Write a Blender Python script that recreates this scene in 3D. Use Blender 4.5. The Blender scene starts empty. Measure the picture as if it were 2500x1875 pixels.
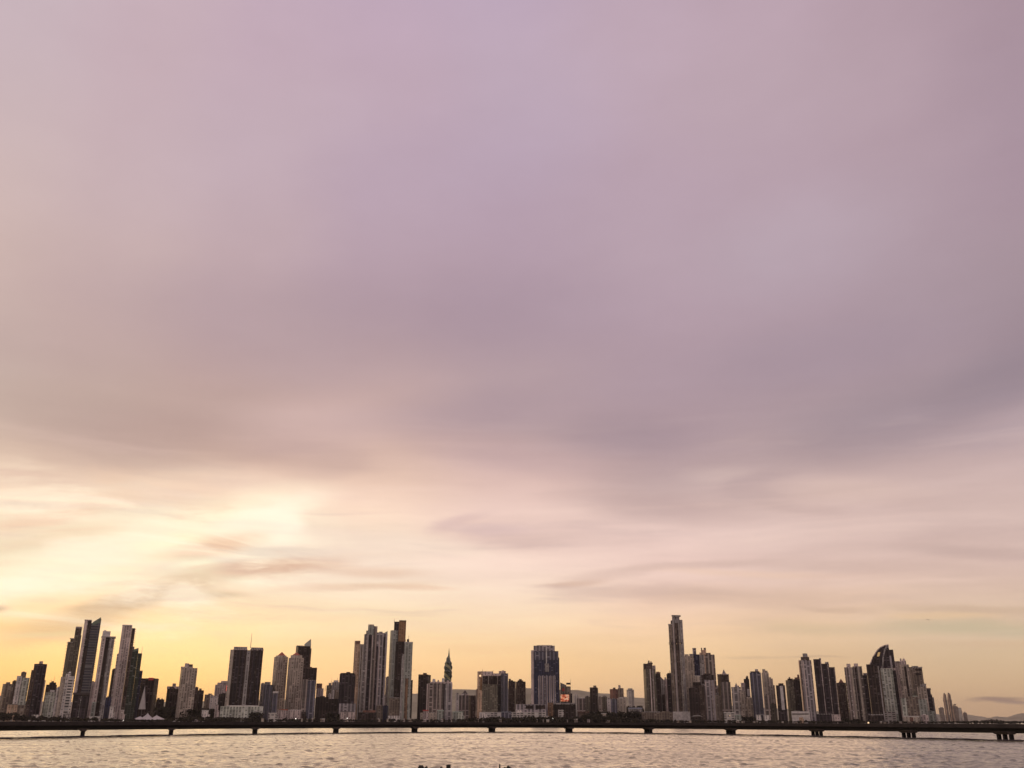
import bpy, bmesh, math, random
import numpy as np
from mathutils import Matrix, Vector

random.seed(7)
C = bpy.context.scene.collection
S = bpy.context.scene
R = math.radians

# ------------------------------------------------------------------ camera
F = 2258.0                      # focal length in source pixels (2500 x 1875)
PITCH = math.atan((1760 - 937.5) / F)
CAMZ = 5.0
cam = bpy.data.cameras.new('camera')
cam.sensor_width = 36
cam.lens = 36 * F / 2500
cam.clip_start = 0.5
cam.clip_end = 90000
co = bpy.data.objects.new('camera', cam)
C.objects.link(co)
S.camera = co
RM = Matrix.Rotation(R(90) + PITCH, 3, 'X') @ Matrix.Rotation(0.0024, 3, 'Z')
M4 = RM.to_4x4()
M4.translation = (0, 0, CAMZ)
co.matrix_world = M4
CAM = Vector((0, 0, CAMZ))

def ray(x, y):
    return RM @ Vector(((x - 1250) / F, -(y - 937.5) / F, -1)).normalized()

def at(x, y, Y):
    d = ray(x, y)
    return CAM + d * (Y / d.y)

def proj(d):
    v = RM.transposed() @ d
    return 1250 + F * v.x / -v.z, 937.5 - F * v.y / -v.z

def azel(x, y):
    d = ray(x, y)
    return math.atan2(d.x, d.y), math.asin(d.z)

# ------------------------------------------------------------------ world
SUN_AZ, SUN_EL = R(-22), R(9)
w = bpy.data.worlds.new('World')
S.world = w
w.use_nodes = True
nt = w.node_tree
nt.nodes.clear()
N, L = nt.nodes, nt.links

def lin(c):
    return tuple(((v / 255) / 12.92 if v <= 10 else ((v / 255 + 0.055) / 1.055) ** 2.4) for v in c)

def mth(op, a, b=None, c=None, clamp=False, tree=None):
    t = tree or nt
    n = t.nodes.new('ShaderNodeMath')
    n.operation = op
    n.use_clamp = clamp
    for i, v in enumerate((a, b, c)):
        if v is None: continue
        if hasattr(v, 'links'): t.links.new(v, n.inputs[i])
        else: n.inputs[i].default_value = v
    return n.outputs[0]

def mix(f, a, b, blend='MIX', tree=None):
    t = tree or nt
    n = t.nodes.new('ShaderNodeMix')
    n.data_type = 'RGBA'
    n.blend_type = blend
    for i, v in ((0, f), (6, a), (7, b)):
        if hasattr(v, 'links'): t.links.new(v, n.inputs[i])
        elif i == 0: n.inputs[0].default_value = v
        else: n.inputs[i].default_value = tuple(v) + (1,)
    return n.outputs[2]

def maprange(v, a, b, c=0.0, d=1.0, smooth=True, tree=None):
    t = tree or nt
    n = t.nodes.new('ShaderNodeMapRange')
    n.interpolation_type = 'SMOOTHSTEP' if smooth else 'LINEAR'
    t.links.new(v, n.inputs[0])
    for i, q in enumerate((a, b, c, d)): n.inputs[i + 1].default_value = q
    return n.outputs[0]

def combine(x, y, z=0.0, tree=None):
    t = tree or nt
    n = t.nodes.new('ShaderNodeCombineXYZ')
    for i, v in enumerate((x, y, z)):
        if hasattr(v, 'links'): t.links.new(v, n.inputs[i])
        else: n.inputs[i].default_value = v
    return n.outputs[0]

def noise(vec, scale, detail=3, rough=0.5, tree=None, dist=0.0, color=False):
    t = tree or nt
    n = t.nodes.new('ShaderNodeTexNoise')
    t.links.new(vec, n.inputs['Vector'])
    n.inputs['Scale'].default_value = scale
    n.inputs['Detail'].default_value = detail
    n.inputs['Roughness'].default_value = rough
    n.inputs['Distortion'].default_value = dist
    return n.outputs['Color' if color else 'Fac']

def mapping(vec, loc=(0, 0, 0), rot=0, scale=(1, 1, 1), kind='POINT', tree=None):
    t = tree or nt
    n = t.nodes.new('ShaderNodeMapping')
    n.vector_type = kind
    t.links.new(vec, n.inputs[0])
    n.inputs[1].default_value = loc
    n.inputs[2].default_value = (0, 0, rot)
    n.inputs[3].default_value = scale
    return n.outputs[0]

def vmath(op, a, b, tree=None):
    t = tree or nt
    n = t.nodes.new('ShaderNodeVectorMath')
    n.operation = op
    for i, v in enumerate((a, b)):
        if hasattr(v, 'links'): t.links.new(v, n.inputs[i])
        else: n.inputs[i].default_value = v
    return n.outputs[0]

tc = N.new('ShaderNodeTexCoord')
sx = N.new('ShaderNodeSeparateXYZ')
L.new(tc.outputs['Generated'], sx.inputs[0])
AZ = mth('ARCTAN2', sx.outputs[0], sx.outputs[1])
EL = mth('ARCSINE', sx.outputs[2])
AE = combine(AZ, EL)
# wind-torn warping of the cloud sheet, stretched along the horizon
wn = noise(mapping(AE, scale=(3.0, 9.0, 1)), 1.0, 4, 0.55, color=True)
wv = vmath('SUBTRACT', wn, (0.5, 0.5, 0.5))
wv = vmath('MULTIPLY', wv, (0.09, 0.022, 0.0))
AEW = vmath('ADD', AE, wv)
wn2 = noise(mapping(AE, scale=(9.0, 34.0, 1)), 1.0, 4, 0.6, color=True)
wv2 = vmath('MULTIPLY', vmath('SUBTRACT', wn2, (0.5, 0.5, 0.5)), (0.05, 0.009, 0.0))
AEW2 = vmath('ADD', AEW, wv2)
se = N.new('ShaderNodeSeparateXYZ'); L.new(AEW, se.inputs[0])
AZW, ELW = se.outputs[0], se.outputs[1]

# the evening's colours: read at a few bearings, each as a ramp over elevation
GX = [0, 420, 830, 1250, 1670, 2080, 2500]
GY = [0, 200, 400, 600, 800, 950, 1050, 1120, 1200, 1280, 1360, 1440, 1520, 1600, 1700, 1760]
G = [
 [(201,178,186),(196,174,186),(190,168,188),(186,166,188),(188,166,182),(180,158,172),(170,148,162)],
 [(204,180,184),(196,174,184),(192,168,184),(190,170,186),(190,168,182),(182,160,172),(168,148,162)],
 [(208,182,180),(196,174,182),(186,166,184),(184,164,184),(182,160,176),(178,156,170),(168,146,162)],
 [(212,184,176),(196,174,176),(184,162,176),(180,158,174),(184,164,178),(178,160,172),(168,150,160)],
 [(198,172,166),(188,162,166),(172,150,162),(168,148,162),(180,158,172),(170,150,164),(148,132,144)],
 [(202,178,166),(190,165,160),(200,172,168),(182,160,166),(170,150,162),(166,148,158),(168,150,160)],
 [(208,182,165),(188,162,154),(212,182,175),(188,164,166),(170,148,156),(178,158,164),(196,174,176)],
 [(240,206,182),(222,188,170),(202,172,160),(208,176,172),(182,158,162),(190,166,166),(200,175,174)],
 [(255,220,190),(255,234,208),(248,212,190),(224,192,182),(190,166,164),(224,196,188),(214,188,181)],
 [(258,230,195),(262,244,215),(255,228,202),(244,212,200),(234,204,194),(216,188,180),(210,184,176)],
 [(262,245,205),(262,238,208),(258,228,202),(254,224,202),(238,206,190),(218,190,178),(210,182,172)],
 [(262,230,172),(258,230,187),(258,232,194),(256,228,194),(242,210,182),(228,196,174),(220,190,168)],
 [(258,214,150),(262,230,168),(262,230,172),(262,226,174),(256,218,168),(236,202,165),(220,194,164)],
 [(256,214,138),(258,220,148),(258,216,155),(258,213,150),(252,213,154),(230,197,158),(220,194,159)],
 [(252,198,110),(256,204,120),(256,208,145),(250,207,146),(242,199,146),(236,191,140),(222,185,145)],
 [(248,190,102),(250,193,112),(250,197,138),(244,195,140),(234,186,136),(226,180,130),(210,172,135)],
]
def tune(c, y, x):
    lo = max(0, 1 - abs(y - 1450) / 150); hi = 1 - min(1, max(0, (y - 1000) / 250))
    r, g, b_ = c
    up = 4 * max(0, 1 - abs(y - 1270) / 190) * (1 if x < 1300 else .4)
    return (r + 2 * hi + up - (4 * hi if x == 0 else 0), g + up + (1 * hi if x == 0 else 0), b_ - 2 * hi + (3 * hi if x == 0 else 0) + (14 if x < 1900 else 6) * lo + (8 if y > 1500 and x < 1900 else 0) + up)
GA = np.array([[lin(tune(c, GY[j], GX[i])) for i, c in enumerate(row)] for j, row in enumerate(G)])

def gridcol(x, y):
    x = min(max(x, 0), 2500); y = min(max(y, 0), 1760)
    i = int(np.searchsorted(GX, x, 'right')) - 1; i = min(i, len(GX) - 2)
    j = int(np.searchsorted(GY, y, 'right')) - 1; j = min(j, len(GY) - 2)
    fx = (x - GX[i]) / (GX[i + 1] - GX[i]); fy = (y - GY[j]) / (GY[j + 1] - GY[j])
    fx = fx * fx * (3 - 2 * fx)
    a = GA[j][i] * (1 - fx) + GA[j][i + 1] * fx
    b = GA[j + 1][i] * (1 - fx) + GA[j + 1][i + 1] * fx
    return a * (1 - fy) + b * fy

ELS = [0, .8, 2.2, 3.8, 5.6, 7.4, 9.2, 11, 12.8, 14.6, 17, 20, 24, 28, 33, 38, 43, 50]
EMAX = 60.0
elf = mth('DIVIDE', ELW, R(EMAX))

def ramp(cols, fac):
    n = N.new('ShaderNodeValToRGB')
    n.color_ramp.interpolation = 'B_SPLINE'
    e = n.color_ramp.elements
    while len(e) < len(cols): e.new(1.0)
    for k, (p, c) in enumerate(cols):
        e[k].position = p
        e[k].color = tuple(c) + (1,)
    L.new(fac, n.inputs[0])
    return n.outputs[0]

COLS = [-34, -25.5, -18, -9.5, 0, 9.5, 18, 25.5, 34]
cur = None
for k, a in enumerate(COLS):
    st = []
    for e in ELS:
        d = Vector((math.sin(R(a)) * math.cos(R(e)), math.cos(R(a)) * math.cos(R(e)), math.sin(R(e))))
        st.append((e / EMAX, gridcol(*proj(d))))
    r_ = ramp(st, elf)
    if cur is None: cur = r_
    else: cur = mix(maprange(AZW, R(COLS[k - 1]), R(a)), cur, r_)
# unseen sky behind the viewer, brightened and warmed to fill the facing walls
back = ramp([(0, lin((226, 204, 186))), (.2, lin((218, 197, 182))), (.5, lin((180, 162, 164))), (1, lin((175, 155, 172)))], elf)
aw = mth('ABSOLUTE', AZ)
cur = mix(maprange(aw, R(50), R(110)), cur, back)
over = maprange(EL, R(50), R(75))
cur = mix(over, cur, lin((176, 156, 172)))

# clear sky showing faintly through the low gaps of the cloud
sky = N.new('ShaderNodeTexSky')
sky.sky_type = 'NISHITA'
sky.sun_disc = False
sky.sun_elevation = SUN_EL
sky.sun_rotation = SUN_AZ
sky.air_density = 1.6
sky.dust_density = 3.0
skyc = mix(1.0, sky.outputs[0], (0.10, 0.10, 0.10), 'MULTIPLY')
cur = mix(mth('MULTIPLY', maprange(EL, R(9), R(0)), 0.10), cur, skyc)

# single clouds and bright rents: centre x, y, half width, half height, tilt, colour, strength
BL = [
 (395,1055,330,85,6,(186,159,153),.6),(734,1120,170,45,-4,(190,160,154),.7),(770,1035,210,70,0,(213,183,178),.6),
 (150,1010,200,60,0,(190,166,158),.4),(560,1180,260,40,12,(238,204,184),.5),
 (480,1288,290,58,14,(270,252,218),.9),(689,1284,55,42,10,(272,262,238),.97),(641,1262,130,32,20,(268,256,230),.7),
 (120,1262,230,30,14,(246,208,178),.7),(100,1320,200,20,12,(250,216,180),.5),(60,1160,160,30,-6,(232,200,180),.5),
 (141,1400,260,48,8,(274,256,222),.93),(330,1355,180,32,16,(268,252,208),.8),(463,1391,70,26,-6,(268,258,222),.85),
 (565,1413,52,13,-10,(255,246,214),.6),(960,1328,300,26,-3,(254,230,210),.7),
 (497,1337,150,24,10,(240,196,162),.85),(650,1388,200,20,5,(228,186,158),.85),(900,1395,160,14,-3,(238,202,176),.6),
 (440,1456,150,14,0,(216,186,152),.75),(290,1486,240,34,18,(216,180,142),.85),(170,1520,230,22,4,(246,205,145),.6),
 (380,1440,120,20,14,(228,194,158),.55),
 (848,1435,190,10,2,(234,197,166),.6),(1010,1440,90,7,-3,(236,198,168),.6),(11,1482,52,8,-3,(200,166,130),.85),
 (100,1548,150,7,5,(250,224,165),.5),
 (1330,1310,250,36,-2,(214,184,176),.55),(1215,1292,110,14,-4,(226,196,190),.8),(1130,1272,90,14,14,(222,190,184),.6),
 (1487,1402,125,12,7,(208,177,164),.4),(1400,1424,90,8,6,(214,178,158),.6),
 (1758,1157,110,22,2,(206,181,176),.65),(1862,1165,110,16,12,(172,148,151),.4),(2075,1194,210,34,0,(220,192,182),.65),
 (1826,1208,130,42,-2,(180,155,155),.35),(1956,1240,110,13,-4,(196,168,162),.4),(1600,1240,240,34,-5,(186,158,156),.45),
 (2352,1352,210,17,-2,(192,165,158),.55),(2097,1388,380,16,-2,(206,177,166),.45),(1815,1399,250,10,-2,(234,200,178),.6),
 (1700,1378,200,9,4,(208,178,166),.5),
 (1815,1462,440,24,-2,(212,180,160),.5),(2380,1494,280,10,-1,(204,174,148),.5),(2295,1508,140,9,-1,(232,198,158),.6),
 (2050,1490,120,7,-4,(204,172,148),.5),
 (2390,1540,280,20,-2,(198,183,152),.7),(2000,1535,200,16,-2,(214,188,152),.5),(2440,1575,200,8,0,(216,184,150),.5),
 (2210,1010,430,85,16,(156,139,148),.6),(2490,1030,200,40,16,(184,163,168),.6),(2500,905,260,60,16,(146,131,142),.5),
 (1180,1000,330,60,6,(168,146,156),.5),(1240,1110,260,45,-6,(186,158,160),.5),(1500,1060,260,50,0,(160,140,150),.45),
 (2455,1709,85,6,-1,(150,122,108),.85),(2490,1718,50,6,-8,(150,124,112),.8),(1837,1598,90,4,-1,(206,172,140),.4),
 (1985,1600,90,3,-2,(205,172,140),.5),
 (700,800,420,120,-8,(176,154,162),.4),(1250,760,420,90,4,(172,150,164),.35),(2000,860,380,70,10,(164,145,158),.35),
 (1950,600,300,120,20,(188,170,182),.35),(1900,250,380,140,14,(190,168,178),.35),(600,350,420,150,20,(199,178,187),.3),
 (1300,300,300,150,14,(187,167,186),.3),
]
for (cx, cy, rx, ry, tilt, col, s) in BL:
    a0, e0 = azel(cx, cy)
    a1, e1 = azel(cx + rx * math.cos(R(tilt)), cy - rx * math.sin(R(tilt)))
    ux, uy = a1 - a0, e1 - e0
    a2, e2 = azel(cx, cy - ry)
    kx = math.hypot(ux, uy); ky = abs(e2 - e0)
    rot = math.atan2(uy, ux)
    m_ = mapping(AEW2 if ry < 50 else AEW, (a0, e0, 0), rot, (kx * 1.35, ky * 1.6, 1), 'TEXTURE')
    g = N.new('ShaderNodeTexGradient'); g.gradient_type = 'SPHERICAL'
    L.new(m_, g.inputs[0])
    cur = mix(mth('MULTIPLY', maprange(g.outputs[1], 0.0, 0.85), s), cur, lin(col))

# feathery wisps: fine sloping strands, strongest round the glow
wa = noise(mapping(AEW, rot=R(-16), scale=(4.5, 24.0, 1)), 1.0, 7, 0.60, dist=0.8)
wb = noise(mapping(AEW2, rot=R(5), scale=(3.5, 44.0, 1)), 1.0, 6, 0.58, dist=0.4)
ga, ge_ = azel(260, 1350)
gm = mapping(AE, (ga, ge_, 0), 0, (R(21), R(6.2), 1), 'TEXTURE')
gg = N.new('ShaderNodeTexGradient'); gg.gradient_type = 'SPHERICAL'; L.new(gm, gg.inputs[0])
glow = maprange(gg.outputs[1], 0, .7)
cur = mix(mth('MULTIPLY', mth('MULTIPLY', maprange(wa, .46, .66), glow), .75), cur, lin((276, 257, 227)))
cur = mix(mth('MULTIPLY', mth('MULTIPLY', maprange(wa, .46, .32), glow), .55), cur, lin((249, 210, 178)))
midb = mth('MULTIPLY', maprange(EL, R(3), R(6)), maprange(EL, R(19), R(10)))
cur = mix(mth('MULTIPLY', mth('MULTIPLY', maprange(wb, .50, .74), midb), .28), cur, lin((250, 220, 206)))
cur = mix(mth('MULTIPLY', mth('MULTIPLY', maprange(wb, .48, .28), midb), .26), cur, lin((190, 162, 160)))

# thin streaks everywhere in the low cloud and broad mottling in the high one
st1 = noise(mapping(AEW, rot=R(-3), scale=(3.2, 30.0, 1)), 1.0, 5, 0.6)
st2 = noise(mapping(AEW, rot=R(8), scale=(2.2, 5.5, 1)), 1.0, 4, 0.55)
st3 = noise(mapping(AE, rot=R(-18), scale=(9, 16, 1)), 1.0, 5, 0.65)
low = mth('MULTIPLY', maprange(EL, R(1), R(5)), maprange(EL, R(24), R(9)))
f1 = mth('ADD', 1.0, mth('MULTIPLY', mth('MULTIPLY', mth('SUBTRACT', st1, 0.5), 0.34), low))
f2 = mth('ADD', 1.0, mth('MULTIPLY', mth('MULTIPLY', mth('SUBTRACT', st2, 0.5), 0.15), maprange(EL, R(5), R(14))))
f3 = mth('ADD', 1.0, mth('MULTIPLY', mth('MULTIPLY', mth('SUBTRACT', st3, 0.5), 0.07), maprange(EL, R(5), R(14))))
ff = mth('MULTIPLY', mth('MULTIPLY', f1, f2), f3)
cur = mix(1.0, cur, combine(ff, mth('POWER', ff, 1.15), mth('POWER', ff, 1.15)), 'MULTIPLY')
bg = N.new('ShaderNodeBackground')
L.new(cur, bg.inputs[0])
bg.inputs[1].default_value = 1.0
wo = N.new('ShaderNodeOutputWorld')
L.new(bg.outputs[0], wo.inputs[0])

sd = bpy.data.lights.new('sun', 'SUN')
sd.energy = 0.8
sd.specular_factor = 0.8
sd.angle = R(84)
sd.color = (1.0, 0.64, 0.34)
so = bpy.data.objects.new('sun', sd)
C.objects.link(so)
sdir = Vector((math.sin(SUN_AZ) * math.cos(SUN_EL), math.cos(SUN_AZ) * math.cos(SUN_EL), math.sin(SUN_EL)))
so.rotation_euler = sdir.to_track_quat('Z', 'Y').to_euler()
S.view_settings.view_transform = 'Standard'
S.view_settings.look = 'None'
S.view_settings.exposure = 0
S.view_settings.gamma = 1

# ------------------------------------------------------------------ materials
def new_mat(name):
    m = bpy.data.materials.new(name)
    m.use_nodes = True
    m.node_tree.nodes.clear()
    return m

def principled(t, base, rough=0.6, spec=0.5, metallic=0.0, emission=None, estr=0.0):
    p = t.nodes.new('ShaderNodeBsdfPrincipled')
    def put(k, v):
        if hasattr(v, 'links'): t.links.new(v, p.inputs[k])
        elif isinstance(v, tuple): p.inputs[k].default_value = v + (1,)
        else: p.inputs[k].default_value = v
    put('Base Color', base); put('Roughness', rough); put('Metallic', metallic)
    put('Specular IOR Level', spec)
    if emission is not None:
        put('Emission Color', emission); put('Emission Strength', estr)
    o = t.nodes.new('ShaderNodeOutputMaterial')
    t.links.new(p.outputs[0], o.inputs[0])
    return p

MATS = {}
def plain(name, col, rough=0.7, var=0.25, scale=0.15, metallic=0.0):
    if name in MATS: return MATS[name]
    m = new_mat(name); t = m.node_tree
    g = t.nodes.new('ShaderNodeTexCoord')
    n = noise(g.outputs['Object'], scale, 4, 0.6, tree=t)
    v = maprange(n, 0.25, 0.75, 1 - var, 1 + var, tree=t)
    c = mix(1.0, col, combine(v, v, v, tree=t), 'MULTIPLY', tree=t)
    principled(t, c, rough, metallic=metallic)
    MATS[name] = m
    return m

def facade(name, wall, glass, cw=5.0, wf=0.55, fh=3.3, ff=0.55, grough=0.2, lite=0.25, seed=0.0, pier=0.0, patch=0.35):
    """walls with a grid of windows; cw bay width, wf share of a bay that is window, fh storey height,
    ff share of a storey that is window, lite share of windows with pale curtains"""
    lum = sum(wall) / 3
    k = 1.30 if lum > .25 else (.85 if lum < .12 else 1.0)
    wall = tuple(min(.86, c * k) for c in wall)
    if lum < .12: glass = tuple(c * .6 for c in glass); patch = .55; lite = lite * 1.6
    m = new_mat(name); t = m.node_tree
    g = t.nodes.new('ShaderNodeTexCoord')
    ge = t.nodes.new('ShaderNodeNewGeometry')
    sp = t.nodes.new('ShaderNodeSeparateXYZ'); t.links.new(g.outputs['Object'], sp.inputs[0])
    sn = t.nodes.new('ShaderNodeSeparateXYZ'); t.links.new(ge.outputs['True Normal'], sn.inputs[0])
    M = lambda op, a, b=None, c=None: mth(op, a, b, c, tree=t)
    h = M('SUBTRACT', M('MULTIPLY', sp.outputs[0], sn.outputs[1]), M('MULTIPLY', sp.outputs[1], sn.outputs[0]))
    hs = M('ADD', M('DIVIDE', h, cw), seed + 100.37)
    zs = M('ADD', M('DIVIDE', sp.outputs[2], fh), 0.31)
    hf, zf = M('FRACT', hs), M('FRACT', zs)
    hi, zi = M('FLOOR', hs), M('FLOOR', zs)
    wh = M('LESS_THAN', M('ABSOLUTE', M('SUBTRACT', hf, 0.5)), wf / 2)
    wz = M('LESS_THAN', M('ABSOLUTE', M('SUBTRACT', zf, 0.5)), ff / 2)
    vert = M('LESS_THAN', M('ABSOLUTE', sn.outputs[2]), 0.5)
    win = M('MULTIPLY', M('MULTIPLY', wh, wz), vert)
    wnz = t.nodes.new('ShaderNodeTexWhiteNoise'); wnz.noise_dimensions = '3D'
    t.links.new(combine(hi, zi, seed, tree=t), wnz.inputs['Vector'])
    rv = wnz.outputs['Value']
    # wall tone differs at random from bay column to bay column
    wc = t.nodes.new('ShaderNodeTexWhiteNoise'); wc.noise_dimensions = '2D'
    t.links.new(combine(hi, M('FLOOR', M('DIVIDE', zi, 9.0)), tree=t), wc.inputs['Vector'])
    colv = maprange(wc.outputs['Value'], 0, 1, 1 - patch, 1 + patch * 0.6, False, tree=t)
    n1 = noise(g.outputs['Object'], 0.045, 4, 0.6, tree=t)
    st = maprange(n1, 0.3, 0.7, 0.8, 1.15, tree=t)
    cv = M('MULTIPLY', colv, st)
    wallc = mix(1.0, wall, combine(cv, cv, cv, tree=t), 'MULTIPLY', tree=t)
    cur_ = tuple(min(1, c * 1.5 + 0.12) for c in wall)
    gl = mix(M('MULTIPLY', M('LESS_THAN', rv, lite), 0.8), glass, cur_, tree=t)
    gv = maprange(rv, 0, 1, 0.6, 1.4, False, tree=t)
    gl = mix(1.0, gl, combine(gv, gv, gv, tree=t), 'MULTIPLY', tree=t)
    base = mix(win, wallc, gl, tree=t)
    rough = M('SUBTRACT', 0.85, M('MULTIPLY', win, 0.85 - grough))
    principled(t, base, rough, spec=0.5 if lum > .12 else 0.2)
    MATS[name] = m
    return m

F_ = facade
F_('white', (.60,.55,.52), (.05,.045,.05), 6.0, .42, 3.3, .5, .3, .25, 1)
F_('white_bands', (.58,.54,.50), (.04,.04,.045), 30.0, .93, 6.6, .5, .35, .12, 2)
F_('white_green', (.52,.53,.46), (.04,.06,.05), 7.0, .6, 3.3, .55, .3, .2, 3)
F_('pink', (.46,.38,.36), (.05,.04,.045), 5.5, .42, 3.3, .55, .3, .2, 4)
F_('pale_rose', (.54,.45,.42), (.10,.07,.07), 9.0, .30, 3.3, .6, .3, .2, 5, patch=.15)
F_('beige', (.40,.335,.28), (.045,.035,.035), 6.0, .5, 3.3, .55, .3, .22, 6)
F_('beige_plain', (.44,.38,.32), (.07,.055,.05), 8.0, .3, 3.3, .5, .3, .2, 7, patch=.15)
F_('tan', (.30,.24,.19), (.04,.03,.03), 6.5, .55, 3.3, .6, .3, .2, 8)
F_('brown', (.15,.108,.09), (.025,.02,.02), 5.0, .55, 3.3, .6, .3, .14, 9)
F_('dark_brown', (.065,.045,.042), (.015,.012,.014), 7.0, .6, 3.3, .6, .25, .08, 10)
F_('dark_purple', (.075,.058,.068), (.016,.014,.022), 8.0, .65, 3.3, .65, .25, .08, 11)
F_('olive', (.20,.175,.13), (.03,.028,.024), 5.5, .55, 3.3, .6, .3, .15, 12)
F_('grey', (.30,.275,.265), (.04,.04,.045), 5.5, .5, 3.3, .6, .3, .2, 13)
F_('grey_stripe', (.42,.38,.36), (.05,.045,.055), 11.0, .62, 3.3, .8, .3, .10, 14, patch=.15)
F_('mauve_stripe', (.36,.32,.33), (.055,.05,.065), 9.0, .6, 3.3, .8, .3, .10, 15, patch=.2)
F_('brown_stripe', (.33,.265,.24), (.03,.024,.024), 10.0, .68, 3.3, .85, .3, .06, 16, patch=.2)
F_('blue_glass', (.075,.08,.15), (.018,.024,.07), 6.0, .82, 3.3, .82, .12, .05, 17)
F_('blue_bands', (.13,.12,.135), (.03,.032,.055), 40.0, .97, 6.6, .62, .12, .06, 18)
F_('blue_stripe', (.24,.225,.28), (.02,.022,.055), 9.5, .72, 3.3, .9, .15, .04, 19, patch=.15)
F_('green_glass', (.08,.095,.08), (.02,.035,.026), 7.0, .8, 4.0, .75, .12, .06, 20)
F_('green_grey', (.30,.31,.28), (.07,.08,.075), 7.0, .5, 3.3, .6, .25, .2, 21, patch=.15)
F_('terracotta', (.26,.13,.095), (.05,.03,.03), 6.0, .4, 3.3, .5, .3, .2, 22)
F_('warm', (.52,.37,.26), (.16,.10,.07), 6.0, .4, 3.3, .5, .3, .25, 23)  # on left walls this colour also carries the low sun's warmth
F_('orange_brown', (.26,.15,.085), (.06,.035,.025), 7.0, .5, 3.3, .6, .3, .2, 24)
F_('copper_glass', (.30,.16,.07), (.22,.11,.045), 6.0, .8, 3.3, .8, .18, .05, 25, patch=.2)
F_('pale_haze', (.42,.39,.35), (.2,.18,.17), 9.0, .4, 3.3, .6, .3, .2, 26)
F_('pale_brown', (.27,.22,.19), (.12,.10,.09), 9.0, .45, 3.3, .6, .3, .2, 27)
F_('shop', (.50,.46,.43), (.05,.05,.05), 9.0, .7, 5.0, .45, .3, .2, 28)
F_('concrete_frame', (.24,.19,.15), (.05,.035,.03), 6.0, .65, 3.6, .62, .5, .1, 29)
plain('white_paint', (.66,.62,.59), .7)
plain('canvas', (.50,.47,.45), .8, .1)
plain('concrete', (.30,.27,.25), .85)
plain('dark_concrete', (.10,.085,.08), .85)
plain('black_steel', (.03,.025,.025), .5)
plain('red_tile', (.36,.10,.06), .7)
plain('red_paint', (.55,.06,.06), .5)
plain('roof_grey', (.20,.18,.18), .8)
plain('dark_roof', (.06,.05,.05), .8)
plain('glass_fin', (.40,.42,.37), .2, .15)
plain('green_fin', (.12,.17,.13), .2, .2)
plain('green_paint', (.45,.55,.48), .6)
plain('blue_roof', (.30,.32,.40), .6)
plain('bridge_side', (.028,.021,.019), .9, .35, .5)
plain('bridge_girder', (.014,.011,.010), .9, .35, .5)  # darker than the sides: shade under the deck is in the colour
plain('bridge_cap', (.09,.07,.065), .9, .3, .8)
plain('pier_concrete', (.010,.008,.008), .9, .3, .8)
plain('boom', (.02,.012,.016), .8, .4, .7)
plain('rock', (.05,.045,.035), .95, .5, 3)
plain('weed', (.07,.08,.03), .9, .5, 5)
plain('aircraft', (.25,.23,.22), .5)
plain('feather', (.03,.03,.03), .8)
plain('car_white', (.7,.68,.65), .35)
plain('balcony_slab', (.50,.46,.42), .8, .1)

# leaves: light and dark clumps
m = new_mat('foliage'); t = m.node_tree
g = t.nodes.new('ShaderNodeTexCoord')
n = noise(g.outputs['Object'], 0.05, 5, 0.7, tree=t)
principled(t, mix(maprange(n, .35, .65, tree=t), (.016, .015, .010), (.046, .042, .026), tree=t), 0.8, spec=.2)
MATS['foliage'] = m
# ground
m = new_mat('soil'); t = m.node_tree
g = t.nodes.new('ShaderNodeTexCoord')
n = noise(g.outputs['Object'], 0.01, 5, 0.6, tree=t)
principled(t, mix(n, (.05, .05, .03), (.14, .12, .10), tree=t), 0.9)
MATS['soil'] = m
m = new_mat('hill_forest'); t = m.node_tree
g = t.nodes.new('ShaderNodeTexCoord')
n = noise(g.outputs['Object'], 0.0016, 6, 0.7, tree=t)
principled(t, mix(maprange(n, .35, .65, tree=t), (.20, .19, .13), (.34, .32, .23), tree=t), 0.9, spec=.1)
MATS['hill_forest'] = m
# water
m = new_mat('sea'); t = m.node_tree
g = t.nodes.new('ShaderNodeTexCoord')
b1 = noise(mapping(g.outputs['Object'], scale=(.8, 1.3, 1), tree=t), 1.0, 5, 0.65, tree=t)
b2 = noise(mapping(g.outputs['Object'], rot=.5, scale=(.05, .09, 1), tree=t), 1.0, 3, 0.5, tree=t)
bp = t.nodes.new('ShaderNodeBump'); bp.inputs['Strength'].default_value = 0.5; bp.inputs['Distance'].default_value = 0.18
t.links.new(b1, bp.inputs['Height'])
p = principled(t, (.21, .195, .125), maprange(b2, .3, .7, .10, .22, tree=t), spec=.5)
p.inputs['IOR'].default_value = 1.42
t.links.new(bp.outputs[0], p.inputs['Normal'])
MATS['sea'] = m
# giant video screen
m = new_mat('led_screen'); t = m.node_tree
g = t.nodes.new('ShaderNodeTexCoord')
n = noise(mapping(g.outputs['Object'], rot=.3, scale=(.16, 1, .30), tree=t), 1.0, 2, .5, tree=t)
cr = t.nodes.new('ShaderNodeValToRGB'); t.links.new(n, cr.inputs[0])
e = cr.color_ramp.elements
e[0].position = .38; e[0].color = (.25, .02, .01, 1)
e[1].position = .50; e[1].color = (1, .22, .08, 1)
q = e.new(.58); q.color = (1, .75, .5, 1)
q = e.new(.7); q.color = (.7, .06, .02, 1)
principled(t, (.02, .02, .02), .4, emission=cr.outputs[0], estr=.62)
MATS['led_screen'] = m
def glow_mat(name, col, s):
    m = new_mat(name)
    principled(m.node_tree, (.1, .1, .1), .4, emission=col, estr=s)
    MATS[name] = m
glow_mat('warm_glow', (1.0, .66, .36), 1.3)  # lamp heads, and the sun glint painted on a tower corner
glow_mat('lamp_white', (1.0, .93, .82), 3.0)
glow_mat('red_glow', (1.0, .10, .06), 1.6)  # one lamp, and sunset reflections painted along a block's edges
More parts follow.
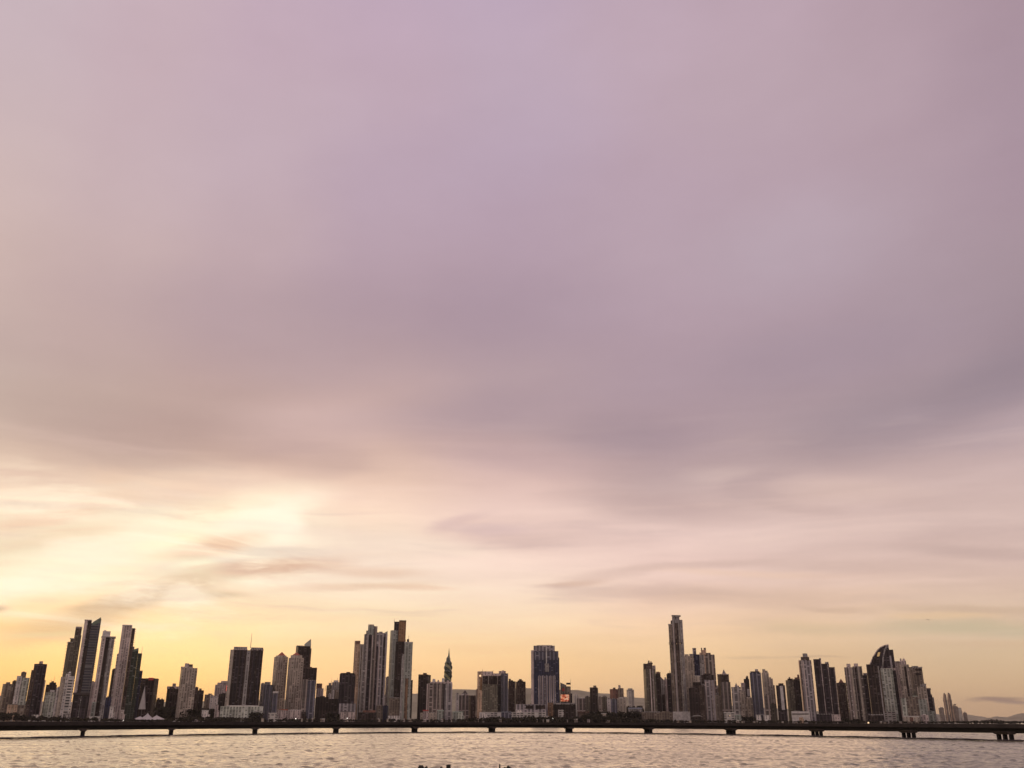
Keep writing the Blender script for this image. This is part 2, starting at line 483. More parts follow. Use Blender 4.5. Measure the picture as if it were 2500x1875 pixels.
glow_mat('lit_window', (1.0, .58, .20), .42)

# ------------------------------------------------------------------ builders
def tag(o, label=None, cat=None, group=None, kind=None):
    if label: o['label'] = label
    if cat: o['category'] = cat
    if group: o['group'] = group
    if kind: o['kind'] = kind
    return o

def mesh_obj(name, verts, faces, mat, parent=None, smooth=False):
    me = bpy.data.meshes.new(name)
    me.from_pydata([tuple(v) for v in verts], [], faces)
    me.update()
    me.materials.append(MATS[mat])
    if smooth:
        for p_ in me.polygons: p_.use_smooth = True
    o = bpy.data.objects.new(name, me)
    C.objects.link(o)
    if parent: o.parent = parent
    return o

def empty(name, loc):
    o = bpy.data.objects.new(name, None)
    o.location = loc
    C.objects.link(o)
    return o

def prism(fp, z0, z1, z1b=None, inset=0.0):
    """fp: footprint corners (counter-clockwise from above); z1 list or number"""
    n = len(fp)
    zt = z1 if isinstance(z1, (list, tuple)) else [z1] * n
    cx = sum(p[0] for p in fp) / n; cy = sum(p[1] for p in fp) / n
    v = [(p[0], p[1], z0) for p in fp] + [(cx + (p[0] - cx) * (1 - inset), cy + (p[1] - cy) * (1 - inset), zt[i]) for i, p in enumerate(fp)]
    f = [tuple(range(n))[::-1], tuple(range(n, 2 * n))]
    for i in range(n):
        j = (i + 1) % n
        f.append((i, j, n + j, n + i))
    return v, f

def addm(A, B):
    n = len(A[0])
    A[0].extend(B[0]); A[1].extend(tuple(i + n for i in f) for f in B[1])

OX = {1: 0, 2: 340, 3: 650, 4: 980, 5: 1280, 6: 1550, 7: 1850, 8: 2150}
Z = 4.88
def px(T, x, y): return OX[T] + x / Z, 1480 + y / Z
TOPS = ('penthouse', 'water_tank', 'crown', 'roof', 'spire', 'roof_fin', 'turret', 'parapet', 'dome', 'roof_slab')
BOX = []

def building(name, label, T, Y, parts, cat='building', group=None, ground=1.2):
    """parts: (part name, x0, x1, y top, material, options); x and y as read off the photograph"""
    fx0 = min(p[1] for p in parts if p[0] != 'antenna'); fx1 = max(p[2] for p in parts if p[0] != 'antenna')
    dm = ray(*px(T, (fx0 + fx1) / 2, parts[0][3]))
    turn_ = math.atan2(dm.x, dm.y)          # the coast curves round the bay, so fronts turn with it
    ca_, sa_ = math.cos(turn_), math.sin(turn_)
    Y = Y * (.5 + .5 / ca_)
    def at(x, y, Yq):
        d = ray(x, y)
        d = Vector((d.x * ca_ - d.y * sa_, d.x * sa_ + d.y * ca_, d.z))
        return CAM + d * (Yq / d.y)
    A = at(*px(T, fx0, parts[0][3]), Y); B = at(*px(T, fx1, parts[0][3]), Y)
    rx_ = (A.x + B.x) / 2
    root = empty(name, (rx_ * ca_ + Y * sa_, -rx_ * sa_ + Y * ca_, ground))
    root.rotation_euler = (0, 0, -turn_)
    tag(root, label, cat, group)
    org = Vector((rx_, Y, ground))
    main = None
    last = None
    k = 0
    for pt in parts:
        pn, x0, x1, y, mat = pt[:5]
        op = pt[5] if len(pt) > 5 else {}
        f = op.get('f', -0.9 * k if pn not in TOPS else 3.0)     # metres behind the front plane
        if pn not in TOPS and 'f' not in op: f = 1.3 * k
        Yp = Y + f
        if pn == 'antenna':                                       # x, _, top, mat, {b: bottom}
            P1 = at(*px(T, x0, y), Yp + 6)
            zb = op['b'] if 'b' in op else None
            z0 = at(*px(T, x0, zb), Yp + 6).z - 1.5
            r = op.get('r', .55)
            X = at(*px(T, x0, y), Yp + 6).x
            fp = [(X + r * math.cos(a), Yp + 6 + r * math.sin(a)) for a in [i * math.pi / 3 for i in range(6)]]
            v, fc = prism(fp, z0, P1.z, inset=.6)
            mesh_obj('antenna', [Vector(q) - org for q in v], fc, mat, last if last else root)
            continue
        a = at(*px(T, x0, y), Yp); b = at(*px(T, x1, y), Yp)
        zt = (a.z + b.z) / 2
        if pn in TOPS and main is not None and 'b' not in op: z0 = main - 0.7 - 0.05 * k
        elif 'b' in op: z0 = at(*px(T, (x0 + x1) / 2, op['b']), Yp).z
        else: z0 = ground - 1.0
        W = b.x - a.x
        D = op.get('d', max(10.0, min(30.0, W * 0.9)) + 0.37 * k)
        if pn in TOPS: D = op.get('d', min(D, max(6, W)))
        sh = op.get('s', 'box')
        c = op.get('c')
        zz = zt
        if sh == 'cyl':
            n = 20
            cx, r = (a.x + b.x) / 2, W / 2
            fp = [(cx + r * math.cos(i * 2 * math.pi / n), Yp + r + r * math.sin(i * 2 * math.pi / n)) for i in range(n)]
            v, fc = prism(fp, z0, zt, inset=op.get('i', 0))
        elif sh == 'poly':                                        # outline in pts, extruded in depth
            pts = [at(*px(T, q[0], q[1]), Yp) for q in op['p']]
            n = len(pts)
            v = [(q.x, Yp, q.z) for q in pts] + [(q.x, Yp + D, q.z) for q in pts]
            fc = [tuple(range(n)), tuple(range(n, 2 * n))[::-1]] + [(i, n + i, n + (i + 1) % n, (i + 1) % n) for i in range(n)]
        else:
            if c is None or c in (0, 1):
                fp = [(a.x, Yp), (b.x, Yp), (b.x, Yp + D), (a.x, Yp + D)]
            else:
                # two faces seen: near corner at fraction c of the width
                w1, w2 = c * W, (1 - c) * W
                xc = a.x + w1
                if c < .5:   # side face on the left, front on the right
                    th = math.atan(min(1.2, w1 / w2 * 1.25))
                    L2 = w2 / math.cos(th); L1 = w1 / math.sin(th)
                    u = Vector((math.cos(th), math.sin(th))); vv = Vector((-math.sin(th), math.cos(th)))
                    c0 = Vector((xc, Yp))
                    fp = [c0, c0 + u * L2, c0 + u * L2 + vv * L1, c0 + vv * L1]
                else:        # side face on the right
                    th = math.atan(min(1.2, w2 / w1 * 1.25))
                    L1 = w1 / math.cos(th); L2 = w2 / math.sin(th)
                    u = Vector((-math.cos(th), math.sin(th))); vv = Vector((math.sin(th), math.cos(th)))
                    c0 = Vector((xc, Yp))
                    fp = [c0, c0 + vv * L2, c0 + vv * L2 + u * L1, c0 + u * L1]
                fp = [(q.x, q.y) for q in fp]
            if 'ch' in op:                                        # chamfered or rounded corners
                r = op['ch'] * min(W, D)
                fp2 = []
                n = len(fp)
                for i in range(n):
                    P = Vector(fp[i]); Q = Vector(fp[i - 1]); Rr = Vector(fp[(i + 1) % n])
                    p0 = P + (Q - P).normalized() * r; p1 = P + (Rr - P).normalized() * r
                    for tt in (0, .33, .67, 1):
                        q = p0.lerp(P, tt).lerp(P.lerp(p1, tt), tt); fp2.append((q.x, q.y))
                fp = fp2
            if sh == 'slant':
                zl, zr = a.z, at(*px(T, x1, op['y2']), Yp).z
                zz = [zl + (zr - zl) * (q[0] - a.x) / W for q in fp]
            if sh == 'pyr':
                ap = at(*px(T, op.get('ax', (x0 + x1) / 2), op['ay']), Yp).z
                zb = zt; n = len(fp)
                cx = sum(q[0] for q in fp) / n; cy = sum(q[1] for q in fp) / n
                v = [(q[0], q[1], zb - .4) for q in fp] + [(cx, cy, ap)]
                fc = [tuple(range(n))[::-1]] + [(i, (i + 1) % n, n) for i in range(n)]
            else:
                v, fc = prism(fp, z0, zz, inset=op.get('i', 0))
        o = last = mesh_obj(pn, [Vector(q) - org for q in v], fc, mat, root, smooth=False)
        if pn not in TOPS: main = zt if main is None else max(main, zt) if op.get('m') else zt
        if 'bal' in op:                                           # a stack of balconies; share one mesh
            side, zy0, zy1, step = op['bal']
            zt_, zb_ = at(*px(T, x1, zy0), Yp).z, at(*px(T, x1, zy1), Yp).z
            xr = (b.x if side > 0 else a.x)
            src = None
            q = zt_
            cnt = 0
            while q > zb_ and cnt < 60:
                if src is None:
                    ax, bx = (xr - .6, xr + 2.6) if side > 0 else (xr - 2.6, xr + .6)
                    v2, f2 = prism([(ax, Yp + 1.5), (bx, Yp + 1.5), (bx, Yp + 9), (ax, Yp + 9)], 0, .5)
                    addt = prism([(ax + .1 if side < 0 else bx - .2, Yp + 1.6), (ax + .2 if side < 0 else bx - .1, Yp + 1.6), (ax + .2 if side < 0 else bx - .1, Yp + 8.9), (ax + .1 if side < 0 else bx - .2, Yp + 8.9)], .45, 1.5)
                    v2 = list(v2); f2 = list(f2); addm((v2, f2), addt)
                    src = mesh_obj('balcony', [Vector(p_) - Vector((org.x, org.y, 0)) for p_ in v2], f2, op.get('bm', 'balcony_slab'), o)
                    o2 = src
                else:
                    o2 = src.copy(); C.objects.link(o2); o2.parent = o
                o2.location = (0, 0, q - org.z)
                q -= step; cnt += 1
        k += 1
    return root

# ------------------------------------------------------------------ the city, left to right
b = building
AT, OT, LB = 'apartment_tower', 'office_tower', 'low_building'
tw, lw = 'tower', 'building'
# ---- far left
b(AT, 'squat brown block at the far left edge with a small roof house', 1, 2620, [('wall',35,165,925,'tan',{'c':.22}),('penthouse',75,125,905,'roof_grey')], tw)
b(LB, 'faint pinkish block cut by the left edge of the picture', 1, 2900, [('wall',-40,24,1075,'pink'),('parapet',-30,10,1066,'concrete')], lw)
b(AT, 'narrow brown block half hidden behind the white stepped tower at far left', 1, 2700, [('wall',150,205,890,'brown'),('penthouse',165,190,880,'roof_grey')], tw)
b(AT, 'white stepped tower with greenish balcony bays and a brown lift core at far left', 1, 2560,
  [('wall',205,266,830,'white'),('balcony_bay',266,356,852,'white_green',{'f':2.5}),('core',256,318,785,'tan',{'f':5}),('penthouse',268,300,778,'concrete',{'f':6,'b':800})], tw)
b(AT, 'dark plum brown tower with a pale seam, between two white towers at far left', 1, 2500,
  [('wall',410,565,685,'dark_purple',{'c':.42}),('wing',376,430,760,'brown',{'f':6}),('penthouse',470,515,655,'pink',{'f':9}),('antenna',590,0,640,'black_steel',{'b':720})][:3], tw)
b(AT, 'slim pinkish block just right of the plum brown tower', 1, 2690, [('wall',500,546,880,'pink',{'c':.7}),('penthouse',510,530,868,'concrete')], tw)
b(AT, 'dark domed block with thin aerials behind the low whitish flats at left', 1, 2760,
  [('wall',552,680,935,'dark_brown'),('crown',590,672,908,'dark_brown',{'ch':.3}),('dome',608,650,893,'dark_brown',{'s':'cyl','i':.4}),('antenna',652,0,830,'black_steel',{'b':908}),('antenna',612,0,872,'black_steel',{'b':895})], tw)
b(LB, 'whitish mid-rise flats with streaked walls right of the plum brown tower', 1, 2540,
  [('wall',545,672,1022,'white_green',{'c':.3}),('penthouse',598,652,1000,'white_paint')], lw)
b(AT, 'plain whitish slab between the low flats and the banded white tower', 1, 2650, [('wall',672,735,968,'white',{'c':.45}),('penthouse',690,715,958,'white_paint')], tw)
b(AT, 'white tower with a banded balcony front below the tallest glass tower at left', 1, 2480,
  [('wall',728,800,838,'beige_plain',{'c':.5}),('core',786,850,806,'white',{'f':3}),('spire',812,852,796,'white_paint',{'s':'pyr','ay':772,'f':5}),('balcony_front',824,896,836,'white_bands',{'f':-.5})], tw)
b(AT, 'olive brown tower with railed terraces leaning on the left of the slanted glass tower', 1, 2640,
  [('wall',808,892,424,'olive',{'c':.5,'bal':(-1,440,1000,7.2)}),('setback',842,905,381,'olive',{'f':4}),('shaft',904,980,247,'brown',{'f':8,'c':.6}),
   ('shaft',890,972,345,'olive',{'f':6.5}),('roof_slab',906,978,243,'pink',{'f':8,'b':262}),('roof_slab',806,868,424,'balcony_slab',{'f':-1,'b':432}),('roof_slab',832,892,380,'balcony_slab',{'f':2,'b':388})], tw)
b(OT, 'tallest tower at left, dark blue glass with a knife-edged slanted top and pale concrete core', 1, 2590,
  [('core',1012,1052,163,'pale_rose',{'f':0}),('core',1048,1097,163,'dark_brown',{'f':1.1}),
   ('wall',1078,1200,208,'blue_bands',{'f':2,'s':'slant','y2':148,'bal':(1,520,900,5.2)}),
   ('roof_fin',1097,1203,205,'green_fin',{'s':'poly','d':3,'f':1.2,'p':[(1097,230),(1150,215),(1200,185),(1204,130),(1112,186),(1097,204)]}),
   ('roof_slab',1010,1096,160,'pink',{'b':172,'f':-.6})], tw)
b(OT, 'dark brown block with a heavy roof slab in front of the slanted glass tower', 1, 2380,
  [('wall',880,1068,1050,'dark_brown'),('roof_slab',870,1074,1030,'dark_roof',{'f':-2,'b':1052}),('bay',900,962,1072,'dark_purple',{'f':-1.2}),('bay',980,1052,1072,'dark_purple',{'f':-1.4}),('fin',964,974,1072,'grey',{'f':-1.9,'d':3})], tw)
b(AT, 'small pinkish block seen in the gap right of the slanted glass tower', 1, 2700, [('wall',1085,1142,900,'pink',{'c':.5}),('penthouse',1098,1122,892,'concrete')], tw)
b(LB, 'narrow teal fronted block at the foot of the gap right of the slanted glass tower', 1, 2460, [('wall',1098,1146,1150,'green_grey'),('parapet',1100,1144,1142,'green_paint')], lw)
b(AT, 'pale tower with dark recessed middle and wide roof rim, between the two tallest at left', 1, 2570,
  [('wall',1213,1264,362,'pale_rose'),('recess',1262,1312,364,'dark_brown',{'f':4}),('wall',1310,1370,372,'grey',{'f':.8,'bal':(1,385,720,6.4)}),
   ('roof_slab',1208,1382,358,'balcony_slab',{'b':370,'f':-1.2}),('crown',1226,1320,297,'white_paint',{'f':3,'b':366}),('penthouse',1240,1268,286,'white_paint',{'f':6,'b':300})], tw)
b(AT, 'dark slim block behind the pale rose tower at left', 1, 2760, [('wall',1338,1386,750,'dark_brown',{'c':.3}),('penthouse',1350,1372,742,'dark_roof')], tw)
b(LB, 'deep blue low block at the foot of the tower with the dark recessed middle', 1, 2440, [('wall',1262,1330,1085,'blue_glass'),('penthouse',1280,1312,1073,'dark_roof')], lw)
b(AT, 'tall pale rose slab with a flat top and thin balconies on its right edge', 1, 2600,
  [('wall',1460,1516,225,'pale_rose'),('wall',1512,1578,226,'pink',{'f':1.8}),('balcony_front',1574,1614,262,'brown',{'f':3.5,'bal':(1,275,520,5.6)}),('wing',1396,1464,566,'pale_rose',{'f':-1.5}),('wing',1560,1604,480,'tan',{'f':5}),('wing',1540,1592,800,'beige',{'f':6}),('roof_slab',1459,1577,221,'white_paint',{'b':232,'f':-.9})], tw)
b(OT, 'green glass tower with a pointed slanted top right of the pale rose slab', 1, 2540,
  [('wall',1580,1650,532,'green_glass',{'f':0}),('roof_fin',1592,1651,515,'green_fin',{'s':'poly','d':4,'f':.6,'p':[(1592,540),(1651,535),(1651,496),(1592,515)]}),('wall',1646,1694,566,'green_glass',{'f':2}),('roof_slab',1644,1694,560,'concrete',{'b':570,'f':1}),('antenna',1698,0,478,'concrete',{'b':566})], tw)
b(LB, 'low cream block with a darker right half among trees at far left', 1, 2420, [('wall',92,212,1170,'warm'),('wing',208,308,1178,'tan',{'f':1}),('parapet',90,210,1165,'concrete',{'b':1172,'f':-.8})], lw)
b(LB, 'small white house below the banded white tower at left', 1, 2410, [('wall',775,872,1286,'white'),('roof',770,876,1280,'roof_grey',{'b':1288,'f':-1})], lw)
# ---- second tile
b(OT, 'slim slate blue block behind the green glass tower', 2, 2680, [('wall',2,42,770,'blue_glass'),('roof_slab',0,43,766,'concrete',{'b':776,'f':-1})], tw)
b(OT, 'square dark brown office block with a red sign on its parapet', 2, 2600,
  [('wall',30,236,858,'dark_brown',{'c':.76}),('sign',112,172,852,'red_paint',{'b':882,'f':-6,'d':1.5})], tw)
b(LB, 'low dark block with roof clutter right of the brown block with the red sign', 2, 2720, [('wall',205,300,1110,'dark_brown'),('penthouse',218,245,1092,'dark_roof'),('turret',262,282,1100,'dark_roof')], lw)
b(AT, 'dark brown block with a pale roof edge, left of the mottled beige tower', 2, 2560, [('wall',335,482,962,'dark_brown',{'c':.25}),('roof_slab',333,482,955,'pink',{'b':985,'f':4}),('water_tank',398,440,920,'concrete',{'f':12})], tw)
b(AT, 'mottled beige tower standing alone with two roof boxes, left of the twin dark towers', 2, 2500,
  [('wall',495,697,735,'beige',{'c':.12,'ch':.06}),('crown',497,640,720,'beige_plain',{'b':742,'f':5,'d':14}),('penthouse',545,595,680,'pink',{'f':8,'b':724}),('water_tank',586,640,692,'brown',{'f':10,'b':724})], tw)
b(AT, 'slim brown block just behind the right side of the mottled beige tower', 2, 2640, [('wall',668,706,966,'brown'),('penthouse',676,694,958,'roof_grey')], tw)
b(AT, 'small dark brown block with one roof box right of the mottled beige tower', 2, 2590, [('wall',700,772,1002,'dark_brown',{'c':.3}),('penthouse',714,746,980,'tan')], tw)
b(LB, 'drab block with a flat pale cap between beige tower and stepped pink block', 2, 2640, [('wall',782,850,1052,'tan'),('penthouse',824,866,1040,'concrete')], lw)
b(LB, 'little white gabled block under the stepped pink block', 2, 2600, [('wall',846,892,1066,'white'),('roof',846,892,1066,'roof_grey',{'s':'pyr','ay':1050,'f':0})], lw)
b(AT, 'pinkish stepped block with a rounded skyline left of the twin dark towers', 2, 2740,
  [('wall',905,1056,935,'pink',{'ch':.12}),('crown',932,1056,910,'pink',{'ch':.2}),('dome',976,1052,890,'pale_rose',{'ch':.3})], tw)
b(LB, 'white low block at the foot of the stepped pink block', 2, 2560, [('wall',888,948,1080,'white'),('penthouse',905,930,1070,'white_paint')], lw)
b(LB, 'dark house-like block with a sloping roof left of the white podium', 2, 2480, [('wall',948,1030,1050,'dark_brown',{'s':'slant','y2':1030}),('penthouse',985,1010,1030,'roof_grey')], lw)
b(AT, 'thin pink block with red glints on its edges hugging the left twin dark tower', 2, 2530,
  [('wall',1030,1092,935,'pink'),('glint_strip',1042,1048,945,'red_glow',{'b':1010,'f':-.9,'d':1}),('glint_strip',1074,1080,985,'red_glow',{'b':1100,'f':-1.4,'d':1})], tw)  # glowing red strips stand in for the sunset reflected off the edges
b(AT, 'pair of dark towers joined by a pale core on a long white podium', 2, 2470,
  [('wall',1088,1134,516,'beige_plain',{'f':2}),('wall',1130,1290,516,'dark_brown',{'f':0}),('core',1284,1328,524,'grey',{'f':-.5,'d':8}),('wall',1324,1480,510,'dark_brown',{'f':.6}),
   ('crown',1128,1288,484,'grey',{'f':5,'b':520}),('parapet',1129,1289,508,'pink',{'f':-.6,'b':520}),('crown',1334,1478,492,'grey',{'f':5,'b':514}),('parapet',1324,1482,512,'pink',{'f':-.4,'b':526}),
   ('podium',970,1478,1192,'white_green',{'f':-9,'b':1330,'d':40}),('pool_deck',1040,1420,1182,'white_paint',{'f':-5,'b':1196,'d':20}),
   ('bay',1160,1200,524,'dark_purple',{'f':-1.6,'b':1185,'d':4}),('bay',1226,1262,524,'dark_purple',{'f':-1.9,'b':1185,'d':4}),('bay',1360,1396,520,'dark_purple',{'f':-1.2,'b':1185,'d':4}),('bay',1420,1452,520,'dark_purple',{'f':-1.5,'b':1185,'d':4}),
   ('antenna',1342,0,325,'concrete',{'b':492,'r':.8})], tw)
b(AT, 'grey brown block just right of the pair of dark towers', 2, 2620, [('wall',1450,1502,920,'grey'),('penthouse',1460,1486,912,'concrete')], tw)
b(OT, 'slate blue block with a pale roof box between dark pair and red-roofed pair', 2, 2560, [('wall',1490,1596,936,'blue_stripe'),('penthouse',1496,1566,902,'grey',{'f':4})], tw)
b(OT, 'lower slate block with a pale cornice at the foot of the red-roofed pair', 2, 2500, [('wall',1594,1652,1034,'blue_stripe'),('parapet',1592,1662,1014,'white_paint',{'f':-1,'b':1036})], tw)
# ---- third tile
b(AT, 'left of the two beige towers with red tiled hip roofs', 3, 2570,
  [('wall',95,262,606,'beige',{'c':.27}),('crown',118,244,588,'beige_plain',{'f':4,'ch':.2}),('roof',132,236,590,'red_tile',{'s':'pyr','ay':540,'ax':182,'f':4,'d':24}),('parapet',96,262,600,'beige_plain',{'f':0,'b':612,'c':.27,'d':20})], tw, 'beige towers with red tiled roofs')
b(AT, 'right of the two beige towers with red tiled hip roofs', 3, 2540,
  [('wall',268,452,612,'beige',{'c':.2}),('crown',292,430,584,'beige_plain',{'f':4,'ch':.2}),('roof',304,412,586,'red_tile',{'s':'pyr','ay':545,'ax':358,'f':4,'d':24})], tw, 'beige towers with red tiled roofs')
b(LB, 'long pale podium with a red tiled edge under the red-roofed pair', 3, 2450, [('wall',128,432,1240,'pink',{'d':25}),('roof',150,262,1228,'red_tile',{'f':2,'b':1242}),('parapet',262,430,1233,'white_paint',{'f':2,'b':1242})], lw)
b(OT, 'dark brown tower with a glass blade on its roof behind the red-roofed pair', 3, 2700,
  [('wall',355,532,474,'dark_brown',{'c':.15}),('wing',520,540,502,'brown',{'f':2}),('roof_fin',455,534,470,'glass_fin',{'s':'poly','d':4,'f':2,'p':[(455,476),(534,476),(534,389),(455,452)]}),
   ('parapet',360,445,468,'grey',{'f':1,'b':480})], tw)
b(OT, 'boxy dark brown block below the tower with the glass blade', 3, 2640, [('wall',440,606,742,'dark_brown',{'f':0}),('crown',446,545,722,'brown',{'f':1.5}),('crown',540,606,732,'brown',{'f':2.2})], tw)
b(AT, 'cream and slate striped block right of the red-roofed pair', 3, 2490, [('wall',438,502,872,'brown_stripe'),('wall',498,596,888,'blue_stripe',{'f':-1}),('parapet',498,596,880,'grey',{'f':0,'b':892})], tw)
b(AT, 'terracotta-capped pink block in the dip right of the dark boxy block', 3, 2740, [('wall',598,684,978,'pink'),('crown',598,668,920,'terracotta',{'f':2,'b':985})], tw)
b(LB, 'dark bushy-looking brown block in the dip left of the domed-shoulder tower', 3, 2500, [('wall',590,745,1082,'dark_brown'),('penthouse',640,700,1070,'dark_roof'),('wing',735,880,1105,'dark_brown',{'f':3})], lw)
b(LB, 'small olive block with a thin aerial in the dip left of the domed-shoulder tower', 3, 2780, [('wall',720,782,942,'olive'),('penthouse',745,775,914,'concrete'),('antenna',781,0,848,'concrete',{'b':945}),('antenna',706,0,945,'black_steel',{'b':1000})], lw)
b(LB, 'pale grey block with a roof mast behind the domed-shoulder tower', 3, 2820, [('wall',784,872,905,'grey'),('penthouse',804,862,882,'white_paint'),('antenna',849,0,850,'concrete',{'b':885})], lw)
b(LB, 'tiny white building between two aerials in the dip', 3, 2640, [('wall',742,774,1046,'white'),('penthouse',748,764,1038,'white_paint')], lw)
b(LB, 'thin white chimney-like block in the dip left of the domed-shoulder tower', 3, 2600, [('wall',790,812,1004,'white'),('penthouse',794,806,996,'white_paint'),('wing',812,868,1000,'tan',{'f':8})], lw)
b(AT, 'dark brown tower with rounded shoulders and a central groove', 3, 2460,
  [('wall',876,1066,808,'dark_purple',{'ch':.12}),('crown',884,1052,795,'dark_brown',{'ch':.25}),('penthouse',955,1002,783,'brown',{'f':6}),('groove',978,996,815,'dark_roof',{'f':-.9,'d':4,'b':1160}),('podium',870,1068,1160,'mauve_stripe',{'f':-6})], tw)
b(LB, 'low rose brown building at the foot of the round-shouldered tower', 3, 2400, [('wall',880,1060,1262,'pink'),('roof',884,1050,1254,'dark_roof',{'f':2})], lw)
b(AT, 'tower with a sunlit cream left side and red mark near its top', 3, 2600,  # the left wall's sunlight is put into its warm colour
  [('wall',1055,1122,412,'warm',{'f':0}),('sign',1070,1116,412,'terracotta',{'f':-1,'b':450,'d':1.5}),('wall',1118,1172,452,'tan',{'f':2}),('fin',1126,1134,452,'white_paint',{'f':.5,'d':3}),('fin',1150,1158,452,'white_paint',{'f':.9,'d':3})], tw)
b(AT, 'cluster tower with three steps, its pale and dark stripes run the full height', 3, 2550,
  [('wall',1169,1222,332,'grey_stripe',{'f':1}),('setback',1192,1226,290,'grey_stripe',{'f':4}),('shaft',1216,1286,220,'green_grey',{'f':2.6}),('shaft',1284,1326,238,'brown_stripe',{'f':3.4}),
   ('groove',1218,1262,340,'dark_purple',{'f':1.6,'d':4}),('fin',1264,1274,345,'pale_rose',{'f':.8,'d':3}),('fin',1196,1204,345,'pale_rose',{'f':.3,'d':3}),('crown',1217,1284,217,'beige_plain',{'b':236,'f':1.9,'d':12})], tw)
b(AT, 'purple grey tower with notched crown and a small glass blade at its right', 3, 2500,
  [('wall',1322,1388,312,'mauve_stripe',{'f':1}),('wall',1384,1446,330,'mauve_stripe',{'f':0}),('crown',1345,1386,302,'glass_fin',{'f':3}),('crown',1386,1420,318,'pink',{'f':4}),
   ('roof_fin',1408,1446,322,'glass_fin',{'s':'poly','d':3,'f':1,'p':[(1408,335),(1446,335),(1446,294),(1408,318)]}),('groove',1312,1334,480,'dark_purple',{'f':-1,'d':3}),('fin',1352,1360,400,'pale_rose',{'f':-.5,'d':2}),('bay',1398,1420,360,'dark_purple',{'f':-1.2,'d':2.5})], tw)
b(AT, 'slim grey block in the bright gap between the two tall clusters', 3, 2680, [('wall',1425,1482,845,'grey'),('penthouse',1436,1462,836,'concrete')], tw)
b(OT, 'tall tower with a copper glass upper corner and dark shaft, grey left wing', 3, 2580,
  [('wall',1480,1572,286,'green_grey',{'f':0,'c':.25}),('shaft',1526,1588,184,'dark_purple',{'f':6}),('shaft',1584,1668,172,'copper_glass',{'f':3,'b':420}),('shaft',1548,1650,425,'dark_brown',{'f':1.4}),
   ('shaft',1576,1662,395,'dark_brown',{'f':3.9}),('roof_slab',1586,1669,168,'brown',{'b':178,'f':2}),('antenna',1526,0,148,'black_steel',{'b':186})], tw)
b(LB, 'mid-rise with rows of pale balconies below the copper topped tower', 3, 2440, [('wall',1465,1592,1092,'concrete_frame'),('parapet',1466,1590,1086,'concrete',{'b':1096,'f':-.8}),('podium',1452,1596,1305,'white',{'f':-5})], lw)
b(LB, 'dark blue cube beside the mid-rise with rows of balconies', 3, 2460, [('wall',1392,1452,1186,'blue_glass'),('penthouse',1405,1438,1178,'dark_roof')], lw)
b(LB, 'brown low block left of the dark blue cube', 3, 2480, [('wall',1312,1396,1184,'tan'),('parapet',1314,1370,1172,'concrete')], lw)
b(LB, 'long dark podium with a curved rose roof under the striped cluster', 3, 2410, [('wall',1095,1308,1265,'dark_brown'),('roof',1150,1306,1240,'terracotta',{'ch':.3,'f':2})], lw)
b(AT, 'front grey green tower with a shoulder and roof aerial at the right of the cluster', 4, 2430,
  [('wall',38,136,428,'green_grey',{'f':0}),('wing',8,44,572,'grey_stripe',{'f':2}),('penthouse',66,93,392,'brown',{'f':7}),('antenna',88,0,342,'concrete',{'b':395}),('bay',46,82,860,'orange_brown',{'f':-1,'d':3}),('fin',8,15,590,'white_paint',{'f':.6,'d':2}),('parapet',36,138,424,'white_paint',{'b':434,'f':-.6})], tw)
# ---- fourth tile
b(AT, 'sliver of a dark block behind the grey green tower with the aerial', 4, 2640, [('wall',100,136,886,'dark_brown'),('roof_slab',118,137,880,'dark_roof')], tw)
b(AT, 'dark tower with a small roof box left of the spiral tower', 4, 2590, [('wall',203,352,816,'dark_brown',{'c':.76}),('penthouse',258,303,795,'brown'),('parapet',205,318,812,'orange_brown',{'b':824,'f':3})], tw)
b(AT, 'wide block with small white turrets on its roof in front of the spiral tower', 4, 2470,
  [('wall',305,502,918,'brown_stripe',{'f':1}),('wall',500,522,925,'dark_purple',{'f':4}),('wall',520,608,920,'mauve_stripe',{'f':0}),('crown',345,605,900,'pale_rose',{'f':5,'b':924}),
   ('turret',366,410,866,'white_paint',{'s':'cyl','i':.3,'b':904}),('turret',428,452,880,'pale_rose',{'s':'cyl','i':.3,'b':904}),('turret',480,514,856,'white_paint',{'s':'cyl','i':.35,'b':904}),('turret',536,570,885,'pale_rose',{'s':'cyl','i':.2,'b':904}),
   ('fin',304,318,925,'pale_rose',{'f':-.2,'d':4}),('fin',452,462,930,'beige_plain',{'f':-.3,'d':3}),('fin',536,544,930,'white_paint',{'f':-1.2,'d':3})], tw)
b(LB, 'small red-roofed building at the foot of the dark tower left of the spiral', 4, 2420, [('wall',258,320,1246,'pink'),('roof',255,323,1236,'red_paint',{'b':1248,'f':-1})], lw)
b(LB, 'pale mint low building below the wide turreted block', 4, 2400, [('wall',428,502,1243,'green_grey'),('roof',426,504,1238,'green_paint',{'b':1248,'f':-1})], lw)
b(LB, 'pale jagged low building below the wide turreted block', 4, 2430, [('wall',225,425,1268,'beige_plain'),('penthouse',270,330,1256,'white_paint'),('penthouse',350,400,1262,'grey')], lw)
b(LB, 'pale block with a cap right of the spiral tower', 4, 2760, [('wall',648,692,1045,'white'),('penthouse',655,682,1030,'grey')], lw)
b(LB, 'block with a dark pointed roof between pale flats right of the spiral tower', 4, 2800, [('wall',724,790,1032,'grey'),('roof',730,784,1034,'dark_roof',{'s':'pyr','ay':1000,'f':0})], lw)
b(LB, 'cream flats with vertical stripes right of the spiral tower', 4, 2680, [('wall',690,806,1060,'brown_stripe'),('penthouse',712,745,1045,'white_paint'),('penthouse',760,796,1050,'pink')], lw)
b(LB, 'dull brown block left of the big tower with the copper glint', 4, 2620, [('wall',804,888,1068,'brown',{'c':.25}),('parapet',806,888,1062,'tan',{'b':1070})], lw)
